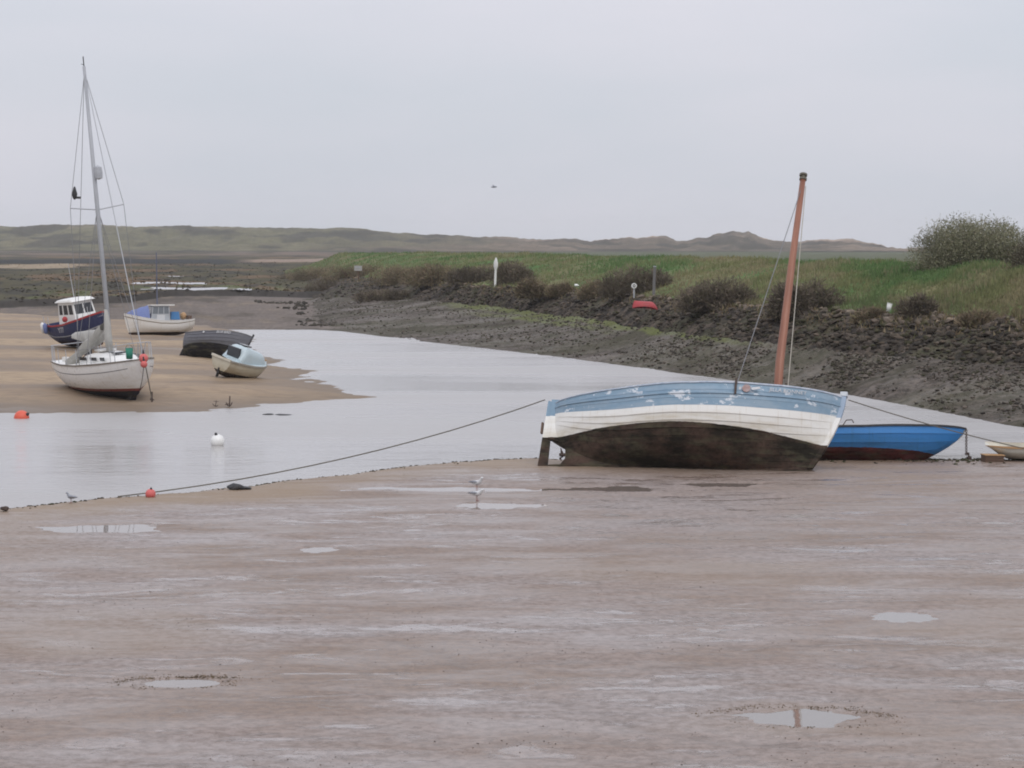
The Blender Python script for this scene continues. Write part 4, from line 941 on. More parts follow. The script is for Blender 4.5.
for t_ in (0.02, 0.15, 0.75, 0.88): b_ = FH.p(t_, 1, -1, -0.05); MB().tube([b_, b_ + Vector((0, 0, .45))], 0.02, 5).build('rail_post', M_alu, FB)

# ------------------------------------------------------------------ 5. white motor boat with blue cover
p0 = on(159, 334, sand_z)
WB = empty('motor_boat', (p0.x, p0.y, p0.z - 0.05), (R(2), R(0), R(200)), 'white motor boat with a blue cover over its bow and a slim mast', 'motor boat')
WB.scale = (0.77, 0.84, 0.92)
WH = Hull(5.2, 1.95, [1.12, 1.02, 1.05, 1.24, 1.5], zk=0.08, full=2.5, rake_b=0.35, rake_s=0.1, stern='flat', tw=0.7, fine_b=0.7)
M_wh = paint3('white_workboat', (0.03, 0.022, 0.02), (0.76, 0.75, 0.72), 0.30, bottom2=(0.06, 0.035, 0.03), rough=0.4)
m = MB(); [WH.skin(m, 0, 1, 30, 12, sd) for sd in (-1, 1)]; WH.transom(m); wh2 = m.build('hull', M_wh, WB, smooth=True)
for sd in (-1, 1): WH.strip(0.86, 0.04, 0.02, 28, sd).build('rubbing_band', worn('oak_band' + str(sd), (0.25, 0.2, 0.15)), wh2); WH.strip(0.99, 0.04, 0.03, 28, sd).build('gunwale', M_white, wh2)
m = MB(); WH.deck(m, 0.03, 0.12); m.build('deck', M_alu, WB)
P = []
for i in range(9):
    u = i / 8; t_ = 0.66 + 0.30 * u; a = WH.p(t_, 1, -1, 0.01); b = WH.p(t_, 1, 1, 0.01); hgt_ = 0.78 * (1 - u) ** 0.8 + 0.04
    P.append([a.lerp(b, k / 6) + Vector((0, 0, hgt_ * math.sin(math.pi * k / 6) ** 0.7 + 0.03 * math.sin(k * 3 + i * 2))) for k in range(7)])
MB().grid(P).add(P[0], [tuple(range(7))]).build('blue_cover', M_tarp, WB, autosmooth=50)
c8 = [(-0.75, -.62, 0.95), (0.75, -.62, 0.95), (0.75, .62, 0.95), (-0.75, .62, 0.95), (-0.70, -.56, 1.95), (0.55, -.56, 1.95), (0.55, .56, 1.95), (-.70, .56, 1.95)]
ww = MB().add(c8, [(0, 1, 5, 4), (1, 2, 6, 5), (2, 3, 7, 6), (3, 0, 4, 7), (4, 5, 6, 7), (0, 3, 2, 1)]).build('wheelhouse', worn('grey_white', (0.42, 0.44, 0.46), 0.5), WB)
MB().box((-0.2, 0, 1.99), (1.75, 1.35, 0.07)).build('roof', M_white, ww)
for c in ((0, 1, 5, 4), (2, 3, 7, 6)):
    for (u0, u1) in ((0.05, 0.34), (0.38, 0.64), (0.69, 0.94)): quad_on(c, u0, u1, 0.50, 0.93, 0.008).build('window', worn('pale_window', (0.16, 0.18, 0.2), 0.1, (.2, .2, .2), 0.2, 3, 0), ww)
    quad_on(c, 0.30, 0.72, 0.10, 0.44, 0.02).build('name_board', M_letter, ww)
quad_on((1, 2, 6, 5), 0.1, 0.9, 0.5, 0.92, 0.008).build('window', M_glass, ww)
MB().tube([(0.1, 0, 2.0), (0.1, 0, 5.3)], [0.055, 0.04], 8).box((0.1, 0, 4.7), (0.05, 0.75, 0.05)).build('mast', M_bluegrey, WB)
MB().box((-1.25, -0.35, 1.32), (0.7, 0.6, 0.5), (0, 0, 0.1), 0.85).build('blue_crate', M_bluebox, WB)
MB().lathe([(0.24 * math.sin(a), -0.24 * math.cos(a)) for a in np.linspace(0.02, 3.1, 9)], 12, (-1.95, -0.35, 1.30)).build('float', M_tan, WB, smooth=True)
MB().box((-2.35, -0.2, 1.2), (0.3, 0.5, 0.25)).build('fish_box', M_wood, WB)

# ------------------------------------------------------------------ 6. black clinker boat
p0 = on(212, 358, sand_z)
KB = empty('dark_rowing_boat', (p0.x, p0.y, p0.z - 0.08), (R(-34), R(0), R(-30)), 'dark grey clinker boat with black bottom heeled over on the sandbank', 'boat')
KB.scale = (0.9, 0.95, 1.0)
KH = Hull(3.9, 1.7, [1.16, 1.08, 1.08, 1.16, 1.30], zk=0.06, full=2.4, rake_b=0.35, rake_s=0.05, stern='flat', tw=0.55, stern_lift=0.2, bow_lift=0.1)
M_kh = paint3('dark_grey_hull', (0.018, 0.017, 0.018), (0.10, 0.10, 0.115), 0.52, bottom2=(0.03, 0.027, 0.026), rough=0.5)
kh = empty('hull'); kh.parent = KB
clinker(KH, kh, 8, lambda k: M_kh, lap=0.024, nt=24)
m = MB(); KH.transom(m); m.build('transom', M_kh, kh)
m = MB(); [KH.skin(m, 0, 1, 24, 8, sd, -0.035) for sd in (-1, 1)]; m.build('lining', M_wood, kh, smooth=True)
for sd in (-1, 1): KH.strip(0.99, 0.04, 0.03, 24, sd).build('gunwale', worn('grey_gunwale' + str(sd), (0.12, 0.12, 0.13)), kh)
MB().prism([(-2.2, -0.04), (-1.95, 0.0), (-1.98, 0.7), (-2.12, 0.7)], -0.03, 0.03).build('rudder', M_kh, KB)
MB().prism([(-1.95, 0.0), (1.4, 0.0), (1.6, 0.12), (-1.9, 0.3)], -0.03, 0.03).build('keel', M_kh, KB)
MB().tube([KH.p(0.97, 0.7, 1), KH.p(0.97, 1, 1) + Vector((0, 0, 0.22))], 0.05, 7).build('stem_head', M_black, KB)
for x in (-0.8, 0.5): MB().box((x, 0, 0.8), (0.24, 1.4, 0.04)).build('thwart', M_wood, KB)
wrap_text('name_lettering', 'BLUE BIRD', 0.16, M_letter, KB, KH, 0.70, 0.90, -1, 0.03)
MB().lathe([(0.05, 0), (0.05, .03), (0, .03)], 8).build('oar_hole_plate', M_letter, KB, loc=KH.p(0.40, 0.93, -1, 0.03), rot=(R(90), 0, 0))

# ------------------------------------------------------------------ 7. small cuddy boat
p0 = on(237, 377, sand_z)
CB = empty('cuddy_boat', (p0.x, p0.y + 0.3, p0.z - 0.16), (R(14), R(10), R(54)), 'small cream boat with pale blue rounded cabin tilted on the edge of the sandbank', 'boat')
CB.scale = (0.74, 0.82, 0.98)
CH = Hull(3.4, 1.5, [0.82, 0.80, 0.80, 0.84, 0.92], zk=0.06, full=2.4, rake_b=0.5, stern='flat', tw=0.85, stern_lift=0.08, fine_b=0.6)
M_ch = paint3('cream_hull', (0.04, 0.03, 0.025), (0.50, 0.46, 0.36), 0.30, bottom2=(0.07, 0.05, 0.04), wob=0.04)
m = MB(); [CH.skin(m, 0, 1, 28, 10, sd) for sd in (-1, 1)]; CH.transom(m); chh = m.build('hull', M_ch, CB, smooth=True)
for sd in (-1, 1): CH.strip(0.97, 0.09, 0.045, 26, sd).build('gunwale', worn('grey_rail' + str(sd), (0.34, 0.32, 0.28), 0.6), chh)
MB().box((-1.72, 0, 0.80), (0.08, 1.3, 0.09)).build('transom_cap', M_cream, chh)
M_cab = worn('pale_blue_cabin', (0.50, 0.59, 0.62), 0.35, (0.42, 0.45, 0.42), 0.3, 2)
m = MB(); CH.deck(m, 0.03, 0.03, crown=0.1); m.build('deck', M_cab, CB, smooth=True)
m = MB(); rounded_cabin(m, -0.95, 1.40, 0.68, 0.36, 0.76, 0.72, 0.46, 0.78, 14); cab = m.build('cabin', M_cab, CB, smooth=True)
MB().box((-0.93, 0, 1.12), (0.10, 0.80, 0.40), (0, R(-8), 0)).build('companionway', M_glass, cab)
MB().box((-0.30, 0, 1.46), (0.55, 0.5, 0.05), (0, R(0), 0)).build('hatch', M_glass, cab)
for sd in (1,): MB().box((-0.2, sd * 0.625, 1.08), (0.62, 0.04, 0.20), (R(-6) * sd, 0, R(-7) * -sd)).build('window', M_glass, cab)
MB().prism([(-1.74, 0.02), (-1.60, 0.0), (-1.5, 0.35), (-1.72, 0.4)], -0.025, 0.025).build('skeg', M_black, CB)
MB().tube([(1.3, 0.1, 0.95), (1.95, 0.25, 1.02)], 0.03, 6).build('bow_fitting', M_tan, CB)

# ------------------------------------------------------------------ 8. right edge: white tender and wooden box
p0 = on(1030, 462, mud_base)
TB = empty('white_tender', (p0.x + 0.25, p0.y + 0.4, p0.z - 0.02), (R(0), 0, R(-12)), 'small white tender cut off by the right edge of the picture', 'dinghy')
TH = Hull(2.5, 1.2, [0.42, 0.40, 0.40, 0.46, 0.55], zk=0.03, full=2.6, rake_b=0.4, stern='flat', tw=0.85)
M_th = paint3('white_tender_paint', (0.3, 0.28, 0.2), (0.55, 0.54, 0.48), 0.08)
m = MB(); [TH.skin(m, 0, 1, 20, 8, sd) for sd in (-1, 1)]; TH.transom(m); thh = m.build('hull', M_th, TB, smooth=True)
m = MB(); [TH.skin(m, 0, 1, 20, 8, sd, -0.03) for sd in (-1, 1)]; m.build('lining', M_cream, thh, smooth=True)
for sd in (-1, 1): TH.strip(0.97, 0.14, 0.03, 20, sd).build('gunwale', M_tan, thh)
for x in (-0.6, 0.3): MB().box((x, 0, 0.30), (0.22, 1.0, 0.03)).build('thwart', M_wood, TB)
p0 = on(994, 463, mud_base)
BX = empty('wooden_box', (p0.x, p0.y + 0.2, p0.z - 0.02), (0, R(2), R(8)), 'low brown wooden box beside the white tender', 'box')
for k in range(3): MB().box((0, -0.15, 0.035 + 0.062 * k), (0.48, 0.02, 0.055)).build('board', M_wood, BX); MB().box((0, 0.15, 0.035 + 0.062 * k), (0.48, 0.02, 0.055)).build('board', M_wood, BX)
for sx in (-1, 1): MB().box((sx * 0.235, 0, 0.10), (0.02, 0.278, 0.19)).build('end_board', M_wood, BX)
MB().box((0, 0, 0.205), (0.52, 0.36, 0.02)).build('lid', M_tan, BX)

# ------------------------------------------------------------------ 9. mooring ropes
bm_ = Matrix.Translation(boat.location) @ boat.rotation_euler.to_matrix().to_4x4()
def rope(name, a, b, sag, r, label):
    o = empty(name, b, (0, 0, 0), label, 'rope'); wire('strand', a - b, (0, 0, 0.03), r, M_rope, o, 6, sag)
    q = (a - b); d = q.normalized()
    vs, fs = rock_geo(510, 0.6); MB().add([Vector(v) * 0.07 for v in vs], fs).build('knot', M_rope, o)
    return o
rope('mooring_rope', bm_ @ Vector((-3.75, -0.03, 1.80)), on(118, 498, mud_base), 0.30, 0.0145, 'long mooring rope running left from the stern of the clinker boat')
rope('mooring_rope', bm_ @ Vector((3.62, 0, 2.02)), on(1130, 474, mud_base) + Vector((0, 1.5, 0)), 0.12, 0.0145, 'mooring rope running right from the bow of the clinker boat')

# ------------------------------------------------------------------ 10. buoys, anchors, lumps, birds
def ball_buoy(name, loc, r, mat, label, rot=(0, 0, 0), group=None):
    o = empty(name, loc, rot, label, 'buoy', group)
    MB().lathe([(r * math.sin(a), r - r * math.cos(a)) for a in np.linspace(0.02, 2.9, 12)], 18).build('float', mat, o, smooth=True)
    MB().lathe([(0.22 * r, 1.96 * r), (0.2 * r, 2.2 * r), (0.12 * r, 2.3 * r), (0, 2.3 * r)], 10).build('eye', M_black, o)
    return o
q = at(16, 418, 0); ball_buoy('round_buoy', (q.x, q.y, -0.10), 0.24, M_orange, 'orange red round buoy floating at the left edge beside the sandbank', (R(20), R(60), 0))
q = at(219, 445, 0); ball_buoy('round_buoy', (q.x, q.y, -0.07), 0.19, M_white, 'white round buoy floating alone in the channel', (R(15), R(-10), 0))
q = on(150, 497, mud_base); ball_buoy('round_buoy', (q.x, q.y, q.z - 0.04), 0.11, M_pink, 'red buoy lying at the water edge of the near mud', (R(10), R(8), 0))
q = at(219, 446, 0)
q = on(236, 489.5, mud_base); o = empty('weed_covered_rock', q, (0, 0, 0.2), 'dark low rock at the water edge of the near mud', 'rock')
vs, fs = rock_geo(520, 0.42, 40); MB().add([(v[0] * 0.20, v[1] * .16, v[2] * .22 + .05) for v in vs], fs).build('stone', M_black, o, autosmooth=50)
vs, fs = rock_geo(522, 0.35, 30); MB().add([(v[0] * 0.16 + .2, v[1] * .13, v[2] * .13 + .02) for v in vs], fs).build('weed', M_black, o, autosmooth=50)
q = on(3, 512, mud_base); o = empty('beach_stone', (q.x, q.y + .1, q.z), (0, 0, 0), 'small reddish stone at the left end of the near shoreline', 'stone')
vs, fs = rock_geo(530, 0.7, 30); MB().add([Vector(v) * 0.10 + Vector((0, 0, .05)) for v in vs], fs).build('stone_body', M_chain, o, autosmooth=50)
for k, (px, py, s_, lab) in enumerate(((215.5, 408.5, 0.42, 'smaller rusty anchor sticking up at the edge of the sandbank'), (229.5, 410, 0.72, 'larger rusty anchor sticking up at the edge of the sandbank'))):
    q = on(px, py, sand_z); o = empty('anchor', q, (R(8), R(6 - 12 * k), R(40 * k + 20)), lab, 'anchor', 'anchors at the sandbank edge')
    MB().tube([(0, 0, -0.1), (0, 0, 0.5 * s_)], 0.03 * s_, 6).build('shank', M_chain, o)
    MB().tube([(-.22 * s_, 0, .42 * s_), (.22 * s_, 0, .42 * s_)], 0.02 * s_, 6).build('stock', M_chain, o) if k == 0 else MB().tube([(0, 0, .1), (-.42 * s_, -.05, .16 * s_)], 0.022 * s_, 6).build('stock', M_chain, o)
    MB().tube([(-.26 * s_, 0.0, .22 * s_), (-.15 * s_, 0, .08 * s_), (0, 0, .02), (.12 * s_, 0, .06 * s_), (.2 * s_, 0, .16 * s_)], 0.028 * s_, 6).build('arm', M_chain, o)
for k, (px, py, w) in enumerate(((268, 414.5, 0.25), (283, 415, 0.3))):
    q = at(px, py, 0); o = empty('weed_clump', (q.x, q.y, 0), (0, 0, 0), ('left' if k == 0 else 'right') + ' one of two small dark weed clumps awash off the sandbank', 'weed', 'weed clumps awash')
    vs, fs = rock_geo(540 + k, 0.25, 20); MB().add([(v[0] * w, v[1] * .3, v[2] * .2) for v in vs], fs).build('clump', M_black, o)

M_gw = worn('gull_plumage', (0.62, 0.62, 0.62), 0.7, (0.4, 0.4, 0.42), 0.2, 20, 0); M_gg = worn('grey_wing', (0.27, 0.28, 0.31), 0.7, (0.2, 0.2, 0.22), 0.2, 20, 0)
M_bill = worn('dull_red_bill', (0.22, 0.05, 0.03), 0.5)
def bird(name, loc, rz, s, label, cat, body=M_gw, wing=M_gg, stoop=0.0):
    o = empty(name, loc, (0, 0, rz), label, cat)
    sp_ = [(-0.21, .155, .004), (-0.15, .165, .022), (-0.08, .165, .045), (0, .165, .058), (0.06, .18, .052), (0.095, .215, .036), (0.115, .25 - stoop, .028), (0.135, .27 - stoop, .031), (0.158, .272 - stoop, .024), (0.172, .268 - stoop, .010)]
    MB().tube([(x * s, 0, z_ * s) for x, z_, r_ in sp_], [r_ * s for _, _, r_ in sp_], 10).build('body', body, o, smooth=True)
    MB().tube([(0.165 * s, 0, (.266 - stoop) * s), (0.205 * s, 0, (.258 - stoop) * s)], [.007 * s, .002 * s], 6).build('bill', M_bill, o)
    for sd in (-1, 1):
        MB().tube([(-0.24 * s, sd * .012 * s, .165 * s), (-0.12 * s, sd * .038 * s, .185 * s), (-.02 * s, sd * .05 * s, .185 * s), (.05 * s, sd * .04 * s, .18 * s)], [.004 * s, .02 * s, .026 * s, .008 * s], 7).build('wing', wing, o, smooth=True)
        MB().tube([(0.0, sd * .022 * s, .13 * s), (-.008 * s, sd * .022 * s, .07 * s), (0.004 * s, sd * .022 * s, 0.0)], .005 * s, 5).box((.015 * s, sd * .022 * s, .004 * s), (.05 * s, .03 * s, .006 * s)).build('leg', M_bill, o)
    return o
q = on(477, 490, mud_z); bird('gull', q, R(-35), 1.0, 'pale gull standing at the far puddle, farther of the two', 'gull')
q = on(477, 501, mud_z); bird('gull', q, R(-30), 0.95, 'pale gull standing in front of the far puddle, nearer of the two', 'gull', stoop=0.02)
q = on(71, 503, mud_z); bird('shore_bird', q, R(150), 0.75, 'small grey wading bird at the left water edge', 'bird', M_gg, M_gg)
q = atd(494, 187, 140); o = empty('flying_bird', q, (R(10), 0, R(20)), 'tiny dark bird flying in the grey sky', 'bird')
MB().tube([(-.2, 0, 0), (-.08, 0, .0), (.05, 0, .01), (.16, 0, .015), (.2, 0, .01)], [.02, .05, .055, .035, .006], 8).build('body', M_gg, o, smooth=True)
for sd in (-1, 1): MB().prism([(.06, 0.01), (.02, 0.0), (-.07, 0.0), (-.05, 0.015)], 0, 0.01); MB().add([(.07, sd * .03, .02), (-.06, sd * .03, .015), (.03, sd * .2, .10), (-.06, sd * .2, .09), (-.10, sd * .42, .05), (.07, sd * .03, .03), (-.06, sd * .03, .025), (.03, sd * .2, .11), (-.06, sd * .2, .10)], [(0, 1, 3, 2), (5, 7, 8, 6), (2, 3, 4), (7, 4, 8), (0, 2, 7, 5), (2, 4, 7), (1, 6, 8, 3), (3, 8, 4), (0, 5, 6, 1)]).build('wing', M_gg, o)

# ------------------------------------------------------------------ 11. signs and posts on the bank
def bank_point(px, which=0.0):
    """point on the bank's top-of-stones line (0) up to the crest (1)"""
    u_, t_, rb_, rt_, cr_, b1, b2 = bank_lines(np.array([float(px)])); return Vector((rt_[0] * (1 - which) + cr_[0] * which))
q = bank_point(495, 0.02); d = q.y
o = empty('marker_post', (q.x, q.y, q.z - 0.25), (0, R(2), 0), 'white painted marker post with pointed top on the bank', 'post')
hh_ = 25 * d / FPX
MB().tube([(0, 0, 0), (0, 0, hh_ * 0.74)], [0.085, 0.075], 8).build('pole', M_white, o); MB().lathe([(0.08, 0), (0.15, 0.25), (0.15, 0.5), (0.05, 0.85), (0, 0.86)], 4, (0, 0, hh_ * 0.74)).build('topmark', M_white, o)
q = bank_point(634, -0.05); d = q.y; k_ = d / FPX
o = empty('round_sign', (q.x, q.y, q.z - 0.2), (0, 0, 0), 'round white sign with a dark centre on a thin post among bushes', 'sign')
MB().tube([(0, 0, 0), (0, 0, 15 * k_)], 0.05, 6).build('post', M_alu, o)
rr0 = 3.2 * k_
MB().lathe([(rr0 * 0.86, 0), (rr0 * 0.86, 0.05), (0, .05)], 20).build('plate', M_white, o, loc=(0, -0.03, 15 * k_), rot=(R(90), 0, 0))
ringm = MB(); P = [[(r_ * math.cos(a) * (0.86), r_ * math.sin(a), z_) for r_, z_ in ((rr0 * .26, .056), (rr0 * .48, .056), (rr0 * .48, .066), (rr0 * .26, .066), (rr0 * .26, .056))] for a in np.linspace(0, 2 * math.pi, 20)]
ringm.grid(P).build('zero_mark', M_black, o, loc=(0, -0.03, 15 * k_), rot=(R(90), 0, 0))
q = bank_point(653.5, 0.05); o = empty('grey_post', (q.x, q.y, q.z - 0.3), (0, R(2), 0), 'tall weathered grey post beside the round sign', 'post')
MB().box((0, 0, 0.95), (0.16, 0.15, 1.75), None, 0.85).build('timber', worn('weathered_timber', (0.17, 0.16, 0.16), 0.9, (0.08, 0.08, 0.07), 0.5, 3), o); MB().box((0, 0, 1.86), (0.17, 0.16, 0.05)).build('cap', M_alu, o)
# upturned red canoe lying on the stones
q = bank_point(645, -0.22); o = empty('red_canoe', (q.x, q.y, q.z + 0.02), (R(170), R(4), R(8)), 'faded red upturned canoe on the stones below the round sign', 'canoe')
RH = Hull(1.35, 0.62, [0.40, .34, .32, .34, .40], zk=0.0, full=2.4, rake_b=0.15, rake_s=0.1, stern='point', stern_lift=0.0)
m = MB(); [RH.skin(m, 0, 1, 18, 8, sd) for sd in (-1, 1)]; m.build('hull', M_red, o, smooth=True, loc=(0, 0, -0.32))
MB().box((0, 0, -0.02), (0.16, 0.55, 0.03)).build('thwart', M_wood, o)
# small notice board at the left end of the bank
q = bank_point(361, -0.02); d = q.y; k_ = d / FPX
o = empty('notice_board', (q.x, q.y - 3, q.z - 0.6), (0, R(-3), R(6)), 'white notice board on a post among the brown bushes', 'sign')
MB().box((0, 0, 8 * k_), (0.12, 0.12, 16 * k_)).build('post', M_wood, o); MB().box((0, -0.1, 16 * k_), (7.5 * k_, 0.06, 5 * k_), (0, R(4), 0)).build('board', worn('weathered_board', (0.4, 0.39, 0.37), 0.7), o); MB().box((0, -0.14, 17 * k_), (5.5 * k_, 0.02, 0.8 * k_), (0, R(4), 0)).build('text_line', M_alu, o)
for k, (px, py_, which, r_, lab) in enumerate(((888, 311, 0.03, 0.11, 'white plastic tub on the stones just left of the small dark bush'), (576, 287, 0.05, 0.17, 'white bleached stone at the top of the rubble bank'))):
    q = bank_point(px, which); o = empty('plastic_tub' if k == 0 else 'bleached_stone', (q.x, q.y, q.z), (0, R(12), 0), lab, 'tub' if k == 0 else 'stone')
    if k == 0:
        MB().lathe([(r_ * .8, 0), (r_, 0.36), (r_ * .92, 0.36), (r_ * .7, 0.03), (0, .03)], 14).build('tub_wall', M_white, o, smooth=True); MB().lathe([(r_ * 1.08, 0.34), (r_ * 1.08, .37), (r_ * .95, .37)], 14).build('rim', M_white, o)
    else:
        vs, fs = rock_geo(560, 0.6, 30); MB().add([Vector(v) * r_ + Vector((0, 0, .15)) for v in vs], fs).build('stone_body', M_white, o)

# ------------------------------------------------------------------ 12. bushes
def bush(name, base, rx, ry, h, n, cols, label, leaf=(0.10, 0.2), twig=0.5, seed=1, lumps=7, cat='bush', group=None, up=0.35):
    r = np.random.default_rng(seed); o = empty(name, base, (0, 0, 0), label, cat, group)
    # several overlapping uneven lobes
    lc = np.stack([r.uniform(-.62, .62, lumps) * rx, r.uniform(-.5, .5, lumps) * ry, np.zeros(lumps)], -1)
    edge_ = np.clip(1 - (lc[:, 0] / rx) ** 2, 0.25, 1); lr = np.stack([rx * r.uniform(.3, .5, lumps), ry * r.uniform(.4, .6, lumps), h * r.uniform(.5, .68, lumps) * edge_ ** 0.5], -1)
    lc[:, 2] = lr[:, 2] * r.uniform(.35, .62, lumps)
    k = r.integers(0, lumps, n); d = r.normal(0, 1, (n, 3)); d /= np.linalg.norm(d, axis=1, keepdims=True)
    rad = 1 - 0.55 * r.random(n) ** 2.2 + 0.10 * r.normal(0, 1, n)
    p = lc[k] + d * lr[k] * rad[:, None]; p[:, 2] = np.abs(p[:, 2])
    s = r.uniform(leaf[0], leaf[1], n); a1 = r.normal(0, 1, (n, 3)); out = d * 0.8 + np.array([0, 0, up]); a1 = a1 * (1 - twig) + out * twig; a1 /= np.linalg.norm(a1, axis=1, keepdims=True)
    a2 = np.cross(a1, r.normal(0, 1, (n, 3))); a2 /= np.linalg.norm(a2, axis=1, keepdims=True); w = s * (0.5 - 0.42 * twig)
    co = np.stack([p - a2 * w[:, None] * .5, p + a2 * w[:, None] * .5, p + a1 * s[:, None] + a2 * w[:, None] * .3, p + a1 * s[:, None] - a2 * w[:, None] * .3], 1).reshape(-1, 3)
    T = np.array(cols); c = T[r.integers(0, len(T), n)]; shade = 0.8 + 0.4 * r.random((n, 1)); lt = vnoise(p[:, 0] * 2.2 / max(h, .6), p[:, 2] * 2.2 / max(h, .6) + seed * 3.1, seed)[:, None]
    c = c * shade * (1 + 0.3 * lt)
    f = np_mesh('foliage', co, np.arange(4 * n).reshape(n, 4), M_leaf, False, np.repeat(c, 4, 0)); f.parent = o; f['kind'] = 'stuff'
    m = MB()
    for q_ in range(9):
        a = r.uniform(0, 6.28); e = Vector((math.cos(a) * rx * r.uniform(.3, .8), math.sin(a) * ry * .5, h * r.uniform(.5, .85))); m.tube([(e.x * .1, e.y * .1, -0.15), e * 0.5 + Vector((0, 0, .1)), e], [0.05 * h ** .5, 0.03 * h ** .5, 0.008], 5)
    m.build('stems', M_wood, o); return o
BR = [(0.22, 0.17, 0.115), (0.28, 0.215, 0.145), (0.17, 0.14, 0.095), (0.22, 0.195, 0.11)]
DKB = [(0.14, 0.115, 0.09), (0.20, 0.16, 0.12), (0.165, 0.145, 0.095)]
spec = [  # px, py centre-bottom along the bank (0 stones line .. 1 crest), width px, height px, kind, label
    (438, 0.0, 60, 20, BR, 'brown bush left of the dark bush near the white marker post'),
    (480, 0.10, 52, 17, DKB, 'dark round bush just left of the white marker post'),
    (510, 0.10, 40, 22, DKB, 'dark round bush just right of the white marker post'),
    (531, -0.10, 34, 15, BR, 'low brown bush on the stones right of the white marker post'),
    (598, -0.08, 34, 16, BR, 'low brown bush left of the round sign'),
    (636, 0.06, 62, 30, DKB, 'large dark bush behind the round sign and grey post'),
    (716, -0.03, 78, 27, DKB, 'broad dark bush left of the clinker boat mast'),
    (803, -0.02, 66, 32, DKB, 'dark bush just behind the clinker boat mast'),
    (915, 0.0, 36, 24, DKB, 'small dark bush right of the mast on the stone edge'),
    (975, -0.08, 40, 12, BR, 'low reddish brown scrub on the stones near the right edge'),
    (868, -0.05, 30, 10, BR, 'low brown scrub between the mast and the small dark bush'),
    (400, -0.05, 56, 18, BR, 'brown bush right of the white notice board'),
    (352, -0.06, 60, 17, BR, 'brown bush behind the white notice board'),
    (318, -0.08, 50, 14, BR, 'low brown bush at the left end of the embankment'),
    (335, -0.55, 60, 13, DKB, 'dark low scrub at the foot of the bank below the white notice board'),
    (290, -0.4, 60, 11, DKB, 'dark low scrub farthest left where the bank meets the marsh'),
    (385, -0.5, 50, 11, DKB, 'dark low scrub on the slope right of the white notice board'),
    (560, -0.05, 26, 9, BR, 'smallest brown tuft on the stone edge near the middle')]
for i, (px, wh_, wp, hp_, cols, lab) in enumerate(spec):
    q = bank_point(px, wh_); k_ = q.y / FPX
    bush('bush', (q.x, q.y - 0.5, q.z - 0.25), wp * k_ / 2 * 1.25, min(2.6, wp * k_ / 2 * .8), hp_ * k_ + 0.15, int(3500 + 100 * wp), cols, lab, (0.09, 0.24), 0.55, 30 + i, 10, group='scrub along the embankment')
q = bank_point(968, 1.0)
bush('hawthorn_thicket', (q.x + 0.75, q.y + 2.5, q.z - 0.3), 3.3, 2.0, 2.7, 60000, [(0.22, 0.22, 0.13), (0.30, 0.295, 0.20), (0.18, 0.18, 0.11), (0.34, 0.33, 0.23), (0.26, 0.23, 0.16)], 'large rounded grey green thicket on the bank top at the right', (0.05, 0.125), 0.4, 77, 18, cat='thicket')
q = bank_point(1045, 1.0)
bush('hawthorn_thicket', (q.x, q.y + 2.0, q.z - 0.3), 1.7, 1.2, 1.5, 4000, [(0.13, 0.105, 0.075), (0.1, 0.09, 0.06)], 'lower brown thicket cut off by the right edge beside the large thicket', (0.08, 0.18), 0.6, 78, 6, cat='thicket')

# ------------------------------------------------------------------ 13. small litter on the near mud
n = 40000; y_ = 21 + 34 * rng.random(n) ** 1.3; x_ = (rng.random(n) - 0.5) * 1.2 * y_ * 1024 / FPX
clump = vnoise(x_ * 0.5, y_ * 0.9, 201) + 0.6 * vnoise(x_ * 2, y_ * 3, 203)
near = np.zeros(n)
for (cx, cy, rx, ry, cz) in pud[:2]:
    r_ = np.sqrt(((x_ - cx) / rx) ** 2 + ((y_ - cy) / ry) ** 2); near = np.maximum(near, np.exp(-((r_ - 1.35) / 0.3) ** 2))
ok = (shore_y(x_) - y_ > 0.3) & (clump + rng.normal(0, .25, n) > 0.55); x_, y_ = x_[ok], y_[ok]; n = len(x_)
pts = np.stack([x_, y_, mud_z(x_, y_)], -1)
tag(scatter('pebbles', pts, 0.004 + 0.011 * rng.random(n) ** 5, tones(n, [(0.07, 0.055, 0.045), (0.12, 0.09, 0.07), (0.05, 0.045, 0.04)]), M_rubble, sink=0.1), 'dark grit and shell scattered over the near mud', 'grit')
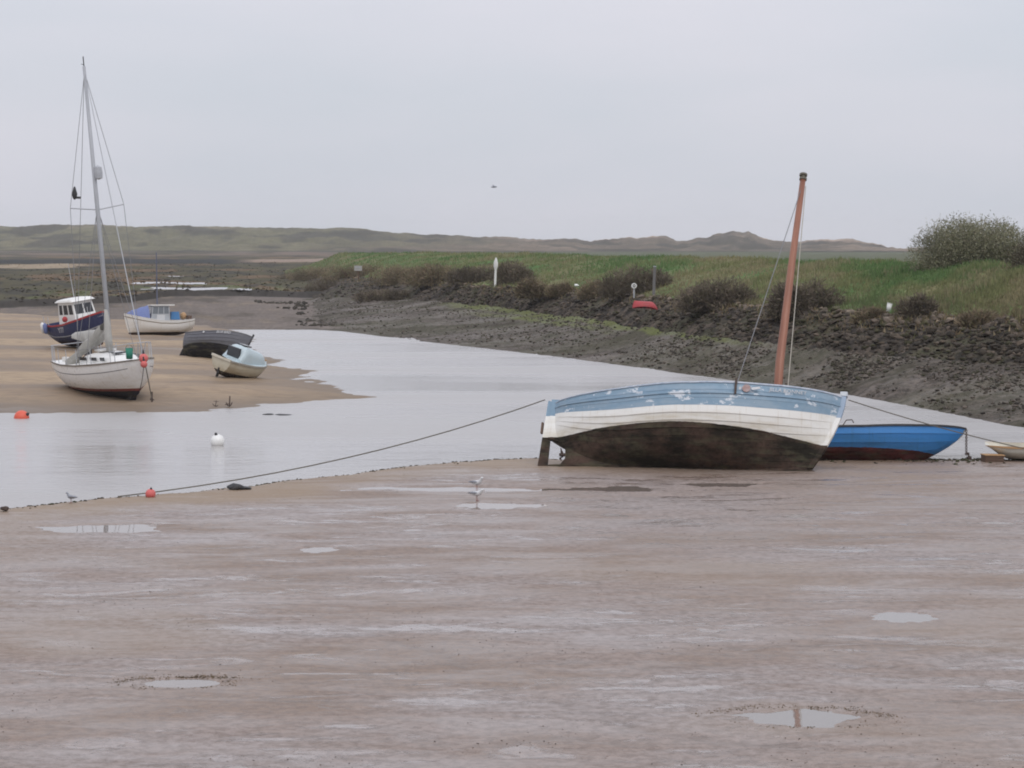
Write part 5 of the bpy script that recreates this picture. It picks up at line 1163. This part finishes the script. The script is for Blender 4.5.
# grit rims of the two near puddles
V_ = []
for (cx, cy, rx, ry, cz) in pud[:2]:
    m_ = 3200; a = rng.random(m_) * 6.283; rr1 = 0.96 + 0.22 * np.abs(rng.normal(0, 1, m_)) + 0.55 * np.abs(np.cos(a)) * rng.random(m_); kk = (rng.random(m_) < (0.25 + 0.75 * (np.sin(a) > 0))) & (vnoise(np.cos(a) * 3 + cx, rr1 * 5 + np.sin(a) * 3, 231) + 0.3 * rng.normal(0, 1, m_) > 0.0)
    V_.append(np.stack([cx + rx * rr1 * np.cos(a), cy + ry * rr1 * np.sin(a)], -1)[kk])
V_ = np.concatenate(V_); pts = np.concatenate([V_, mud_z(V_[:, 0], V_[:, 1])[:, None]], 1); n = len(pts)
tag(scatter('puddle_grit', pts, 0.004 + 0.011 * rng.random(n) ** 3, tones(n, [(0.16, 0.11, 0.06), (0.1, 0.075, 0.05), (0.2, 0.15, 0.09)]), M_rubble, sink=0.1), 'brown grit around the rims of the two nearest puddles', 'grit')
# strandline clods along the near water's edge
n = 9000; x_ = rng.uniform(-16, 16, n); y_ = shore_y(x_) - np.abs(rng.normal(0, .5, n)) + 0.3; xw = rng.uniform(6.5, 15, 4200); yw = shore_y(xw) - np.abs(rng.normal(0, .75, 4200)) + 0.2; kw = vnoise(xw * 1.1, yw * 1.6, 401) + 0.4 * rng.normal(0, 1, 4200) > -0.15
x_ = np.concatenate([x_, xw[kw]]); y_ = np.concatenate([y_, yw[kw]]); n = len(x_)
pts = np.stack([x_, y_, mud_z(x_, y_)], -1)
tag(scatter('strandline_weed', pts, (0.008 + 0.055 * rng.random(n) ** 4) * np.where(np.arange(n) >= 9000, 1.6, 1.0), tones(n, [(0.05, 0.042, 0.03), (0.08, 0.06, 0.04), (0.06, 0.06, 0.03)]), M_rubble, sink=0.1), 'dark weed and clods along the near waterline', 'weed')

# ------------------------------------------------------------------ 14. hazy damp air
hz = MB().box((0, 1150, 14.0), (3600, 3000, 34.0)); hz.v = [(x, y, -2.4 if z < 0 else 31.0) for x, y, z in hz.v]
t = bpy.data.materials.new('damp_air'); t.use_nodes = True; t.node_tree.nodes.clear()
o_ = t.node_tree.nodes.new('ShaderNodeOutputMaterial'); v_ = t.node_tree.nodes.new('ShaderNodeVolumePrincipled')
v_.inputs['Color'].default_value = (0.97, 0.975, 1.0, 1); v_.inputs['Density'].default_value = 0.00015; v_.inputs['Anisotropy'].default_value = 0.2
t.node_tree.links.new(v_.outputs[0], o_.inputs['Volume'])
tag(hz.build('haze', t), kind='stuff')
